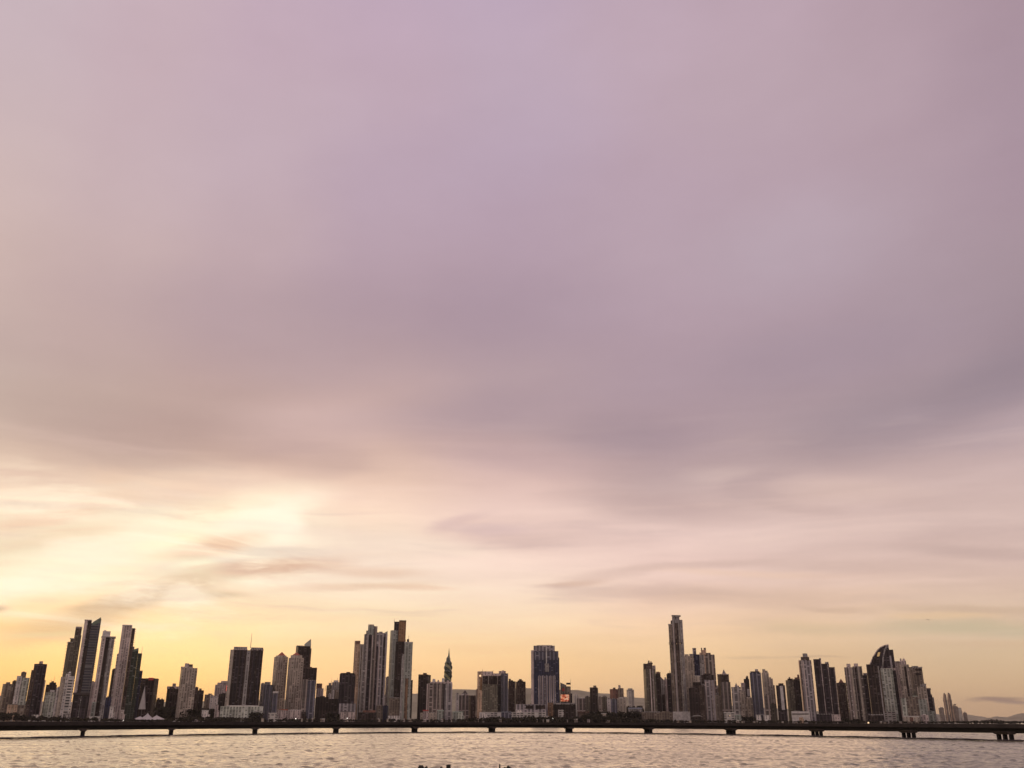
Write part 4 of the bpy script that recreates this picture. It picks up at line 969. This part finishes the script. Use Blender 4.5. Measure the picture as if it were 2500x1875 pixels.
lathe_tent('tent', 'peaked white tent, left of the two by the dark office block', 2, 92, 1270, 5, 175, 1352, 2290, 'tent', power=1.35, group='white peaked tents')
lathe_tent('tent', 'peaked white tent, right of the two by the dark office block', 2, 200, 1296, 120, 320, 1354, 2280, 'tent', power=1.25, group='white peaked tents')

# ------------------------------------------------------------------ small things among the shoreline trees
SM = [ # T, x0, x1, y top, Y, mat, roof mat, label
 (1,380,470,1292,2390,'white','roof_grey','small white house under the plum brown tower at far left'),
 (1,500,540,1366,2250,'shop','white_paint','tiny pale kiosk among trees left of the first bridge pier'),
 (1,1060,1110,1316,2380,'white','white_paint','small white house right of the dark twin-bay block'),
 (1,1130,1192,1316,2385,'shop','white_paint','low white canopy building near the teal fronted block'),
 (1,1310,1358,1200,2430,'white','white_paint','white box house left of the base of the pale rose slab'),
 (1,1440,1482,1240,2405,'pale_rose','white_paint','slim pale annex at the foot of the pale rose slab'),
 (1,1260,1350,1378,2260,'concrete_frame','concrete','long drab shed by the shore under the pale rose slab'),
 (2,398,500,1352,2330,'shop','white_paint','low white-roofed pavilion left of the flat canopy, below the beige tower'),
 (2,626,712,1352,2330,'pink','white_paint','low pinkish pavilion below the mottled beige tower'),
 (2,780,930,1338,2340,'dark_brown','white_paint','long flat white canopy left of the white podium'),
 (2,748,828,1242,2440,'white','white_paint','small white block on the slope right of the mottled beige tower'),
 (2,905,945,1176,2450,'pink','concrete','pinkish house right of the drab capped block'),
 (2,960,1012,1350,2320,'white','white_paint','white hut under the left end of the white podium'),
 (2,1380,1452,1252,2440,'green_grey','white_paint','pale block at the right end of the white podium'),
 (2,1545,1640,1275,2420,'shop','white_paint','low pale shop right of the white podium'),
 (2,1642,1708,1240,2435,'pink','concrete','pink low house under the lower slate block'),
 (3,30,122,1274,2400,'shop','white_paint','pale low shop left of the red-roofed towers podium'),
 (3,420,472,1262,2410,'dark_brown','dark_roof','dark cube right of the red-roofed towers podium'),
 (4,930,1020,1270,2400,'white','white_paint','jagged white low building below the big square tower'),
 (4,1190,1310,1262,2410,'blue_stripe','blue_roof','dark blue low building between the slate block and brown pair'),
 (4,1362,1440,1238,2420,'white','white_paint','white low building under the matching brown pair'),
 (4,660,735,1262,2410,'white_green','green_paint','mint box building right of the spiral tower'),
 (5,220,290,1312,2370,'pale_rose','white_paint','small pale building with a bright roof below the orange brown block'),
 (5,880,975,1280,2400,'beige_plain','white_paint','pale jagged low building under the beige flats in the low stretch'),
 (5,640,770,1262,2420,'brown','terracotta','brown low roofs right of the wide dark hall'),
 (5,770,880,1270,2425,'mauve_stripe','grey','greyish low building under the lone dark brown tower'),
 (6,1440,1500,1298,2390,'white','white_paint','small white house left in the pair of pale roofs below the blue black tower'),
 (6,1530,1600,1300,2385,'white','white_paint','small white house right in the pair of pale roofs below the blue black tower'),
 (6,1190,1262,1300,2380,'green_grey','green_paint','low mint roofed building below the pale window column tower'),
 (7,490,540,1322,2380,'warm','white_paint','small cream booth below the domed cylinder tower'),
 (7,980,1100,1384,2300,'concrete_frame','concrete','low drab wall building below the cream columned tower'),
 (8,320,450,1384,2280,'concrete_frame','tan','low tan building on the shore left of the right-end pier'),
]
for i, (T, x0, x1, y, Y, wm, rm, lab) in enumerate(SM):
    h = x1 - x0
    building('small_building', lab, T, Y, [('wall', x0, x1, y, wm, {'d': 12}), ('roof', x0 - 3, x1 + 3, y - 5, rm, {'b': y + 2, 'f': -1, 'd': 14}), ('annex', x0 + h * .55, x1 + h * .2, y + (1400 - y) * .3, wm, {'f': 1.5, 'd': 9})], 'building')

def lamp_mast(label, T, x, y, Y, mat='lamp_white', r=.9):
    P = at(*px(T, x, y), Y)
    root = empty('lamp_mast', (P.x, Y, 1.2)); tag(root, label, 'lamp')
    a_ = prism([(.15 * math.cos(q), .15 * math.sin(q)) for q in (0, 1.57, 3.14, 4.71)], 0, P.z - 1.2)
    mesh_obj('pole', a_[0], a_[1], 'black_steel', root)
    bm = bmesh.new(); bmesh.ops.create_icosphere(bm, subdivisions=2, radius=r)
    me = bpy.data.meshes.new('lamp_head'); bm.to_mesh(me); bm.free(); me.materials.append(MATS[mat])
    o = bpy.data.objects.new('lamp_head', me); C.objects.link(o); o.parent = root; o.location = (0, 0, P.z - 1.2)
for a in (('white lamp at the foot of the pale rose slab', 1, 1472, 1360, 2300),
          ('warm lamp among trees left of the first bridge pier', 1, 926, 1386, 2200, 'warm_glow', 1.6),
          ('warm lamp among trees right of the first bridge pier', 1, 1166, 1388, 2200, 'warm_glow', 1.2),
          ('bright lamp at the shore below the cream columned tower', 7, 1318, 1390, 2200, 'warm_glow', 1.9),
          ('pale lamp below the orange brown block by the mall', 5, 345, 1336, 2250, 'lamp_white', 1.3),
          ('small red lamp below the white podium', 2, 1075, 1350, 2250, 'red_glow', 1.0),
          ('small white lamp below the red-roofed towers', 3, 352, 1340, 2250, 'lamp_white', .9),
          ('white lamp below the dark tower with the rounded shoulders', 3, 965, 1334, 2250, 'lamp_white', .8),
          ('pale lamp below the pale window column tower', 6, 1130, 1306, 2350, 'warm_glow', .9)):
    lamp_mast(*a)

# parked cars on the shore road, a few pixels each
def car():
    root = empty('parked_car', (0, 0, 0))
    v, f = prism([(-2.3, -.9), (2.3, -.9), (2.3, .9), (-2.3, .9)], .35, .95)
    v, f = list(v), list(f)
    mesh_obj('body', v, f, 'car_white', root)
    a_ = prism([(-1.3, -.8), (1.1, -.8), (1.1, .8), (-1.3, .8)], .95, 1.5, inset=.2)
    mesh_obj('cabin', a_[0], a_[1], 'black_steel', root)
    for sx_ in (-1.45, 1.45):
        w_ = [(sx_ + .35 * math.cos(q), .35 + .35 * math.sin(q)) for q in [k * math.pi / 5 for k in range(10)]]
        v = [(p[0], -.95, p[1]) for p in w_] + [(p[0], .95, p[1]) for p in w_]
        f = [tuple(range(10)), tuple(range(10, 20))[::-1]] + [(i, 10 + i, 10 + (i + 1) % 10, (i + 1) % 10) for i in range(10)]
        mesh_obj('wheel', v, f, 'black_steel', root)
    return root

lathe_tent('tent', 'low wide white tent at the left of the row by the dark office block', 2, 5, 1312, -70, 80, 1350, 2300, 'tent', power=1.0, group='white peaked tents')
# little pale roofs among the trees
rk = random.Random(21)
for i in range(46):
    xs = rk.choice((rk.uniform(640, 1260), rk.uniform(400, 1300), rk.uniform(1300, 1500), rk.uniform(1640, 2200), rk.uniform(20, 340)))
    T = max(k for k in OX if OX[k] <= xs)
    zx = (xs - OX[T]) * Z; ys = float(np.interp(xs, [0, 400, 1250, 1600, 2500], [1760, 1754, 1755, 1758, 1765])) + rk.uniform(-2, 2)
    zy = (ys - 1480) * Z; h = rk.uniform(10, 34)
    building('small_pavilion', 'small pale-roofed pavilion half hidden in the dark shoreline trees', T, rk.uniform(2172, 2182) , [('wall', zx, zx + h, zy + 4, rk.choice(('beige_plain', 'tan', 'pink')), {'d': 6}), ('roof', zx - 2, zx + h + 2, zy, rk.choice(('white_paint', 'canvas', 'concrete', 'roof_grey')), {'b': zy + 6 + rk.uniform(0, 5), 'f': -1, 'd': 8})], 'pavilion', 'pale-roofed pavilions in the shoreline trees')

# ------------------------------------------------------------------ trees along the shore
def treeline_y(xs):       # photo height of the tree tops along the picture
    X = [0, 60, 100, 150, 250, 330, 400, 460, 540, 650, 760, 900, 1000, 1100, 1250, 1400, 1440, 1500, 1560, 1700, 1850, 2000, 2150, 2300, 2500]
    Yv = [1736, 1744, 1746, 1748, 1753, 1755, 1756, 1748, 1750, 1755, 1753, 1756, 1755, 1754, 1749, 1750, 1744, 1748, 1756, 1757, 1758, 1760, 1763, 1766, 1768]
    return np.interp(xs, X, Yv)

def foliage(name, label, centers, seed, leaves=26, size=1.25):
    rng = np.random.default_rng(seed)
    V, Fc = [], []
    n = 0
    for (x, y, z, rx, rz) in centers:
        k = leaves
        d = rng.normal(size=(k, 3)); d /= np.linalg.norm(d, axis=1)[:, None]
        d *= rng.uniform(.45, 1.0, (k, 1))
        p = np.array([x, y, z]) + d * np.array([rx, rx, rz])
        for q in p:
            u = rng.normal(size=3); u /= np.linalg.norm(u); w_ = np.cross(u, rng.normal(size=3)); w_ /= np.linalg.norm(w_)
            s = size * rng.uniform(.6, 1.5) * max(.5, rx / 5)
            V += [q - u * s - w_ * s * .7, q + u * s - w_ * s * .5, q + u * s * .8 + w_ * s, q - u * s * .7 + w_ * s * .8]
            Fc.append((n, n + 1, n + 2, n + 3)); n += 4
    me = bpy.data.meshes.new(name)
    me.from_pydata([tuple(a) for a in V], [], Fc)
    me.materials.append(MATS['foliage'])
    o = bpy.data.objects.new(name, me); C.objects.link(o)
    tag(o, label, 'trees', kind='stuff')
    return o
rng = random.Random(5)
cs = []
for i in range(1500):
    xs = rng.uniform(-80, 2580)
    Y = rng.uniform(2180, 2345)
    top = at(xs, float(treeline_y(xs)) + rng.choice((0, 1, 2, 3, 5, 7)) + rng.uniform(-1.5, 1.5), Y).z
    top = max(top, 6.5)
    x = at(xs, 1750, Y).x
    rz = min(4.5, top * .4) * rng.uniform(.7, 1.1); rx = rz * rng.uniform(1.0, 1.7)
    cs.append((x, Y, top - rz, rx, rz))
    if top > 11: cs.append((x + rng.uniform(-4, 4), Y + 3, top * .45, rx * 1.1, top * .3))
foliage('shoreline_trees', 'dark belt of trees along the shore in front of the towers', cs, 3)
cs = []
for (x0, x1, yt, Y, n) in ((-20,60,1712,2600,40), (380,440,1722,2480,30), (440,520,1728,2460,60), (520,610,1724,2520,50), (800,860,1738,2440,20), (1440,1560,1735,2420,70), (1490,1570,1722,2700,40), (1290,1330,1716,2560,12), (610,640,1738,2380,18), (2050,2100,1752,2360,14), (1810,1860,1748,2390,20), (1280,1480,1748,2380,60)):
    for i in range(n):
        xs = rng.uniform(x0, x1)
        top = at(xs, yt + rng.uniform(0, 9), Y).z
        Yq = Y + rng.uniform(-30, 30)
        rz = rng.uniform(3.5, 6)
        zz = max(top, 9)
        while zz > 3:
            cs.append((at(xs, 1750, Yq).x + rng.uniform(-3, 3), Yq, zz - rz, rz * 1.4, rz)); zz -= 6
foliage('hillside_trees', 'dark wooded slopes between the feet of the towers', cs, 4)
cs = []
for i in range(420):
    xs = rng.uniform(2330, 2640); Y = rng.uniform(6300, 6700)
    top = at(xs, 1760 + rng.uniform(0, 5) - 2.5 * max(0, math.sin(xs * .05)), Y).z
    rz = max(4, top * .5)
    cs.append((at(xs, 1760, Y).x, Y, rz, rz * 1.8, rz))
foliage('distant_trees', 'thin dark line of trees on the far shore under the mountains', cs, 6, 14, 2.2)
k = 0
for (T, x0, x1, y) in ((8, 1400, 1440, 1402), (8, 1505, 1540, 1398), (8, 1575, 1606, 1406), (8, 1300, 1330, 1412)):
    building('small_building', ('first', 'second', 'third', 'rightmost')[[1300, 1400, 1505, 1575].index(x0)] + ' from the left of the tiny white houses on the far shore under the mountains', T, 6250, [('wall', x0, x1, y, 'white', {'d': 20}), ('roof', x0, x1, y - 5, 'white_paint', {'b': y + 1, 'f': -1, 'd': 22})], 'building', 'tiny white houses on the far shore')

# ------------------------------------------------------------------ water, land, hills
def ridge(name, pts, Y0, depth, mat, jitter):
    r_ = random.Random(11)
    P = [(px(T, x, y) if T else (x, y)) for (T, x, y) in pts]
    xs = np.linspace(P[0][0], P[-1][0], 260)
    ys = np.interp(xs, [p[0] for p in P], [p[1] for p in P])
    nr = 14
    V, Fc = [], []
    for j in range(nr + 1):
        s = j / nr
        Yj = Y0 + depth * s
        hs = math.sin(math.pi * min(1, s * 1.0) * .5) if s < .999 else 1
        for i, (x, y) in enumerate(zip(xs, ys)):
            top = at(x, y + jitter * (math.sin(i * 1.7) + math.sin(i * .61 + 2) + r_.uniform(-.6, .6)) * .3, Y0 + depth)
            fold = 1 - .25 * (1 - s) * (.5 + .5 * math.sin(i * .35 + j * .8))
            q = at(x, 1760, Yj)
            V.append((q.x, Yj, max(0, top.z) * hs * fold if j < nr else top.z))
    n = len(xs)
    for j in range(nr):
        for i in range(n - 1):
            Fc.append((j * n + i, j * n + i + 1, (j + 1) * n + i + 1, (j + 1) * n + i))
    # back slope
    b0 = len(V)
    for i in range(n):
        v = V[nr * n + i]; V.append((v[0] * 1.1, v[1] * 1.1, 0))
    for i in range(n - 1):
        Fc.append((nr * n + i, nr * n + i + 1, b0 + i + 1, b0 + i))
    o = mesh_obj(name, V, Fc, mat, None, True)
    tag(o, kind='structure')
ridge('hills', [(0,-400,1706),(0,300,1716),(0,700,1708),(4,130,1040),(4,190,1040),(4,610,990),(4,740,990),(4,800,997),(4,900,996),(5,0,975),(5,80,980),(5,560,1000),(5,620,995),(5,780,1018),(5,900,1036),(5,1020,1045),(5,1215,1080),(5,1400,1090),(5,1440,1096),(0,1700,1716),(0,2200,1750),(0,2310,1762),(0,2330,1766)], 10500, 2500, 'hill_forest', 1.0)
ridge('mountains', [(0,2000,1752),(8,700,1300),(8,1025,1285),(8,1100,1300),(8,1180,1310),(8,1290,1330),(8,1340,1322),(8,1400,1311),(8,1450,1318),(8,1510,1324),(8,1600,1296),(8,1690,1275),(0,2560,1738),(0,2700,1746)], 19500, 2500, 'hill_forest', 1.2)

# land behind the shore
sh = [(-9000, 1500), (-1600, 2150), (-700, 2170), (0, 2170), (700, 2165), (1120, 2170), (1240, 2400), (1300, 3000), (1500, 5000), (2300, 6100), (6000, 6000), (14000, 5000)]
V = [(x, y, 1.3) for x, y in sh] + [(x * 2.4 if abs(x) > 5000 else x * 3, 34000, 1.3) for x, y in sh]
V += [(x, y - 14, -3) for x, y in sh]
n = len(sh)
Fc = [(i, i + 1, n + i + 1, n + i) for i in range(n - 1)] + [(2 * n + i, 2 * n + i + 1, i + 1, i) for i in range(n - 1)]
tag(mesh_obj('land', V, Fc, 'soil'), kind='structure')

# sea: one sheet with real wind waves where they are near enough to be seen
radii = np.concatenate([np.array([.01, 15, 30, 45, 60, 72, 80]), 84 * np.exp(np.arange(0, 860) * .0026), 784 * np.exp(np.arange(1, 40) * .107)])
azs = np.concatenate([np.radians(np.linspace(-180, -42, 24)), np.radians(np.linspace(-36, 36, 900)), np.radians(np.linspace(42, 180, 24))])
RR, AA = np.meshgrid(radii, azs, indexing='ij')
XX, YY = RR * np.sin(AA), RR * np.cos(AA)
ZZ = np.zeros_like(XX)
rg = np.random.default_rng(2)
for k in range(70):
    lam = 1.0 * (6.5 / 1.0) ** rg.uniform(0, 1)
    th = R(200) + rg.normal() * 1.15
    kk = 2 * math.pi / lam
    phx = kk * (XX * math.sin(th) + YY * math.cos(th)) + rg.uniform(0, 6.28)
    grp = .55 + .45 * np.sin(XX * rg.uniform(-.05, .05) + YY * rg.uniform(-.05, .05) + rg.uniform(0, 6))
    ZZ += .0075 * lam ** .7 * np.sin(phx + .5 * np.sin(phx)) * grp
# here and there a steeper wavelet stands up out of the chop
sh_ = np.zeros_like(XX)
for k in range(30):
    lam = 1.1 * (4.0 / 1.1) ** rg.uniform(0, 1)
    th = R(195) + rg.normal() * .6
    sh_ += np.sin(2 * math.pi / lam * (XX * math.sin(th) + YY * math.cos(th)) + rg.uniform(0, 6.28))
sh_ /= math.sqrt(15)
ZZ += .10 * np.clip(sh_ - 1.5, 0, 2)
env = np.clip((RR - 20) / 60, 0, 1) * np.clip((800 - RR) / 300, 0, 1) * np.clip((math.radians(40) - np.abs(AA)) / .06, 0, 1)
ZZ *= env
nr_, na_ = XX.shape
me = bpy.data.meshes.new('water')
me.vertices.add(nr_ * na_)
me.vertices.foreach_set('co', np.stack([XX, YY, ZZ], -1).astype(np.float32).ravel())
ii, jj = np.meshgrid(np.arange(nr_ - 1), np.arange(na_ - 1), indexing='ij')
q = np.stack([ii * na_ + jj, (ii + 1) * na_ + jj, (ii + 1) * na_ + jj + 1, ii * na_ + jj + 1], -1).reshape(-1, 4)[:, ::-1]
me.loops.add(q.size); me.loops.foreach_set('vertex_index', q.ravel().astype(np.int32))
me.polygons.add(len(q)); me.polygons.foreach_set('loop_start', (np.arange(len(q)) * 4).astype(np.int32))
me.polygons.foreach_set('use_smooth', np.ones(len(q), dtype=bool))
me.update(calc_edges=True); me.validate()
me.materials.append(MATS['sea'])
o = bpy.data.objects.new('water', me); C.objects.link(o); tag(o, kind='structure')

# ------------------------------------------------------------------ viaduct
def bdist(xs):
    t_ = abs(xs - 1250) / 1250
    return 2560 * 5 / (28.2 + (18.3 if xs < 1250 else 18.8) * t_ ** 1.6)
def bpt(xs, z):
    Y = bdist(xs)
    X = at(xs, 1790, Y).x
    return Vector((X, Y, z))
XS = np.linspace(-260, 2760, 200)
path = [bpt(x, 0) for x in XS]
def sweep(name, offs, mat, parent, z_of=None):
    """offs: cross section (across, z) polygon; across is away from the viewer"""
    V, Fc = [], []
    n = len(offs)
    for i, P in enumerate(path):
        A = path[max(0, i - 1)]; B = path[min(len(path) - 1, i + 1)]
        tg = (B - A).normalized(); nn = Vector((-tg.y, tg.x, 0))
        if nn.y < 0: nn = -nn
        for (a, z) in offs:
            V.append((P.x + nn.x * a, P.y + nn.y * a, z))
    for i in range(len(path) - 1):
        for j in range(n):
            k = (j + 1) % n
            Fc.append((i * n + j, i * n + k, (i + 1) * n + k, (i + 1) * n + j))
    Fc += [tuple(range(n)), tuple(range((len(path) - 1) * n, len(path) * n))[::-1]]
    return mesh_obj(name, V, Fc, mat, parent)
via = empty('viaduct', (0, 0, 0))
tag(via, 'long low dark concrete road bridge curving over the water on short piers', 'bridge')
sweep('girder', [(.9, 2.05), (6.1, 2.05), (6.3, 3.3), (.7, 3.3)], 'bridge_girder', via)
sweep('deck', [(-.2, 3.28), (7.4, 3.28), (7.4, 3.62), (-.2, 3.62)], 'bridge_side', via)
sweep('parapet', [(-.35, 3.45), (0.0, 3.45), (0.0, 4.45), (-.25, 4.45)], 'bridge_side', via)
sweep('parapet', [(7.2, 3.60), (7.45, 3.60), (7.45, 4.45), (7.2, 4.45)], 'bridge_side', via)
pierx = [202, 418, 624, 823, 1016, 1206, 1395, 1590, 1793, 2005, 2231, 2469]
turn = np.interp(pierx, [202, 418, 624, 1206, 2460], [0, 2, 6, 18, 32])
for xs, tn in zip(pierx, turn):
    P = bpt(xs, 0)
    los = Vector((-P.x, -P.y)).normalized()
    c_, s_ = math.cos(R(tn)), math.sin(R(tn))
    near = Vector((los.x * c_ - los.y * s_, los.x * s_ + los.y * c_))
    mid = Vector((P.x, P.y)) - near * 3.2 + Vector((0, 0))
    side = Vector((-near.y, near.x))
    def loc(a, b_, z): q = mid + near * a + side * b_; return (q.x, q.y, z)
    pr = empty('pier', (0, 0, 0)); pr.parent = via
    V = [loc(a, b_, z) for (z, la, lb) in ((1.72, 3.6, .75), (2.5, 3.9, 1.9)) for (a, b_) in ((-la, -lb), (la, -lb), (la, lb), (-la, lb))]
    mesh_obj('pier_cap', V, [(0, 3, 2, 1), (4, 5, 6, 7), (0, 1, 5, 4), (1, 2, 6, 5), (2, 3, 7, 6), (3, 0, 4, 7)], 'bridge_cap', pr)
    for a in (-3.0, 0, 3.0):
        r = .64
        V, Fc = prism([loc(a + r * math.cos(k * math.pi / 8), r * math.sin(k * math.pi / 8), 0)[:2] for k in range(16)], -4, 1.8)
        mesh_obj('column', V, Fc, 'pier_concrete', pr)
# lamp posts and cars are hidden behind the parapet; the boom floats at the feet of the piers
V, Fc = [], []
rb = random.Random(3)
ph = [bpt(x, 0) for x in np.linspace(-300, 2800, 900)]
for i, P in enumerate(ph):
    d = Vector((P.x, P.y, 0)).normalized()
    P = P - d * 2.2
    wob = .5 * math.sin(i * .09) + .35 * math.sin(i * .031 + 1)
    rz = .36 + .10 * rb.random() + .07 * math.sin(i * .11)
    for k in range(6):
        a = k * math.pi / 3
        V.append((P.x + d.x * (wob + .5 * math.cos(a)), P.y + d.y * (wob + .5 * math.cos(a)), .06 + .04 * math.sin(i * .23) + rz * math.sin(a)))
for i in range(len(ph) - 1):
    for k in range(6):
        Fc.append((i * 6 + k, i * 6 + (k + 1) % 6, (i + 1) * 6 + (k + 1) % 6, (i + 1) * 6 + k))
tag(mesh_obj('floating_boom', V, Fc, 'boom', None, True), 'thin dark floating boom running along the feet of the bridge piers', 'boom')

# ------------------------------------------------------------------ bottom edge: rocks and stakes breaking the water
def rock(label, x, y, wpx, Y, seed):
    P = at(x, y, Y); rr = wpx / 2 * Y / 2406
    bm = bmesh.new(); bmesh.ops.create_icosphere(bm, subdivisions=3, radius=1)
    r_ = random.Random(seed)
    ph_ = [r_.uniform(0, 6) for _ in range(6)]
    for v in bm.verts:
        c_ = v.co.copy()
        k = 1 + .10 * math.sin(c_.x * 7 + ph_[0]) + .08 * math.sin(c_.y * 6 + ph_[1]) + .04 * r_.uniform(-1, 1)
        fl = 1 + .9 * max(0, .55 - c_.z)
        v.co = Vector((c_.x * rr * fl * k, c_.y * rr * .9 * fl * k, P.z * (abs(c_.z) ** .7) * (1 if c_.z > 0 else -1) * (1 + .10 * math.sin(c_.x * 6 + ph_[2]))))
    me = bpy.data.meshes.new('rock'); bm.to_mesh(me); bm.free(); me.materials.append(MATS['rock'])
    root = empty('rock', (P.x, Y, 0)); tag(root, label, 'rock')
    o = bpy.data.objects.new('stone', me); C.objects.link(o); o.parent = root
    V, Fc = [], []
    for i in range(40):
        a = r_.uniform(0, 6.28); q = Vector((math.cos(a) * rr * .6 * r_.random(), -rr * .3 * r_.random(), P.z * .85))
        d = Vector((r_.uniform(-.08, .08), r_.uniform(-.08, .08), r_.uniform(.01, .05)))
        s = Vector((.03, 0, 0)); n = len(V); V += [q - s, q + s, q + d]; Fc.append((n, n + 1, n + 2))
    mesh_obj('weed', V, Fc, 'weed', root)
rock('dark weedy rock poking up at the bottom edge, widest and leftmost', 1028, 1867, 16, 104, 1)
rock('low dark rock just right of the widest one at the bottom edge', 1041, 1870.5, 11, 103.5, 2)
rock('flat dark rock between the weedy rock and the square post', 1078, 1872, 12, 103, 6)
rock('dark rock with pale weed at the bottom edge right of the thin stake', 1241, 1869, 13, 104, 3)
rock('small low rock beside the thin stake', 1232, 1872, 8, 103.2, 5)
def post(name, label, x, y, wpx, Y, lean, cat):
    P = at(x, y, Y); w_ = wpx / 2 * Y / 2406
    root = empty(name, (P.x, Y, 0)); tag(root, label, cat)
    a_ = prism([(-w_, -w_), (w_, -w_), (w_, w_), (-w_, w_)], -1, P.z)
    mesh_obj('shaft', [(q[0] + (lean if q[2] > 0 else 0), q[1], q[2]) for q in a_[0]], a_[1], 'rock', root)
    b_ = prism([(-w_ * 1.15, -w_ * 1.15), (w_ * 1.15, -w_ * 1.15), (w_ * 1.15, w_ * 1.15), (-w_ * 1.15, w_ * 1.15)], P.z - .04, P.z + .03, inset=.3)
    mesh_obj('cap', [(q[0] + lean, q[1], q[2]) for q in b_[0]], b_[1], 'rock', root)
post('mooring_post', 'short square dark post standing in the water at the bottom edge', 1095, 1867.5, 10, 104, 0.0, 'post')
post('stake', 'thin leaning stake in the water right of the square post', 1219, 1866.5, 3.5, 104, .05, 'stake')

# ------------------------------------------------------------------ in the air
P = at(2265, 1513, 5200)
pl = empty('airplane', P); tag(pl, 'small dark airliner flying low over the right-hand towers', 'airplane')
def tube(pts, rad, n=10):
    V, Fc = [], []
    for p, r in zip(pts, rad):
        for k in range(n):
            a = k * 2 * math.pi / n; V.append((p[0], p[1] + r * math.cos(a), p[2] + r * math.sin(a)))
    for i in range(len(pts) - 1):
        for k in range(n): Fc.append((i * n + k, i * n + (k + 1) % n, (i + 1) * n + (k + 1) % n, (i + 1) * n + k))
    Fc += [tuple(range(n))[::-1], tuple(range((len(pts) - 1) * n, len(pts) * n))]
    return V, Fc
V, Fc = tube([(-9, 0, .6), (-7.5, 0, .3), (-5, 0, 0), (4, 0, 0), (7, 0, .2), (9.5, 0, .7)], [.2, .8, 1.1, 1.1, .8, .15])
mesh_obj('fuselage', V, Fc, 'aircraft', pl, True)
for s in (-1, 1):
    a_ = ([(-1.5, s * .8, -.2), (1.5, s * .8, -.2), (2.6, s * 9, .5), (1.6, s * 9, .5), (-1.5, s * .8, .1), (1.5, s * .8, .1), (2.6, s * 9, .6), (1.6, s * 9, .6)], [(0, 1, 2, 3), (4, 7, 6, 5), (0, 4, 5, 1), (1, 5, 6, 2), (2, 6, 7, 3), (3, 7, 4, 0)])
    mesh_obj('wing', a_[0], a_[1], 'aircraft', pl)
mesh_obj('tail_fin', [(6.5, -.1, .8), (9.2, -.1, .8), (10, -.1, 3.2), (8.8, -.1, 3.2), (6.5, .1, .8), (9.2, .1, .8), (10, .1, 3.2), (8.8, .1, 3.2)], [(0, 1, 2, 3), (4, 7, 6, 5), (0, 4, 5, 1), (1, 5, 6, 2), (2, 6, 7, 3), (3, 7, 4, 0)], 'aircraft', pl)
pl.rotation_euler = (0, R(10), R(15))
def bird(label, x, y, Y, s):
    P = at(x, y, Y)
    root = empty('bird', P); tag(root, label, 'bird', 'birds in the sky')
    V, Fc = tube([(-.5 * s, 0, 0), (-.2 * s, 0, .02), (.2 * s, 0, 0), (.6 * s, 0, -.03)], [.05 * s, .12 * s, .13 * s, .02 * s], 8)
    mesh_obj('body', V, Fc, 'feather', root, True)
    for q in (-1, 1):
        V = [(-.15 * s, 0, .03 * s), (.2 * s, 0, .03 * s), (.15 * s, q * .5 * s, .3 * s), (-.1 * s, q * .5 * s, .3 * s), (.25 * s, q * 1.1 * s, .15 * s), (.1 * s, q * 1.1 * s, .15 * s)]
        V += [(a, b_, c_ - .03 * s) for a, b_, c_ in V]
        mesh_obj('wing', V, [(0, 1, 2, 3), (3, 2, 4, 5), (6, 9, 8, 7), (9, 11, 10, 8), (0, 3, 9, 6), (3, 5, 11, 9), (1, 7, 8, 2), (2, 8, 10, 4), (4, 10, 11, 5)], 'feather', root)
    root.rotation_euler = (R(5), 0, R(70))
bird('tiny dark bird right of the grey green tower with the aerial', 1011, 1636, 900, 1.3)
bird('tiny dark bird high in the pink sky left of centre', 951, 1217, 700, .7)

# ------------------------------------------------------------------ haze
bm = bmesh.new(); bmesh.ops.create_cube(bm, size=1)
me = bpy.data.meshes.new('haze'); bm.to_mesh(me); bm.free()
hz = bpy.data.objects.new('haze', me); C.objects.link(hz)
hz.scale = (76000, 76000, 707); hz.location = (0, 0, 707 / 2 - 4.5)
tag(hz, 'thin warm evening haze over the bay', 'haze', kind='stuff')
m = bpy.data.materials.new('haze'); m.use_nodes = True; t = m.node_tree; t.nodes.clear()
v = t.nodes.new('ShaderNodeVolumePrincipled'); v.inputs['Color'].default_value = (.95, .88, .84, 1); v.inputs['Density'].default_value = 1.4e-5
v.inputs['Anisotropy'].default_value = .35
o_ = t.nodes.new('ShaderNodeOutputMaterial'); t.links.new(v.outputs[0], o_.inputs['Volume'])
me.materials.append(m)
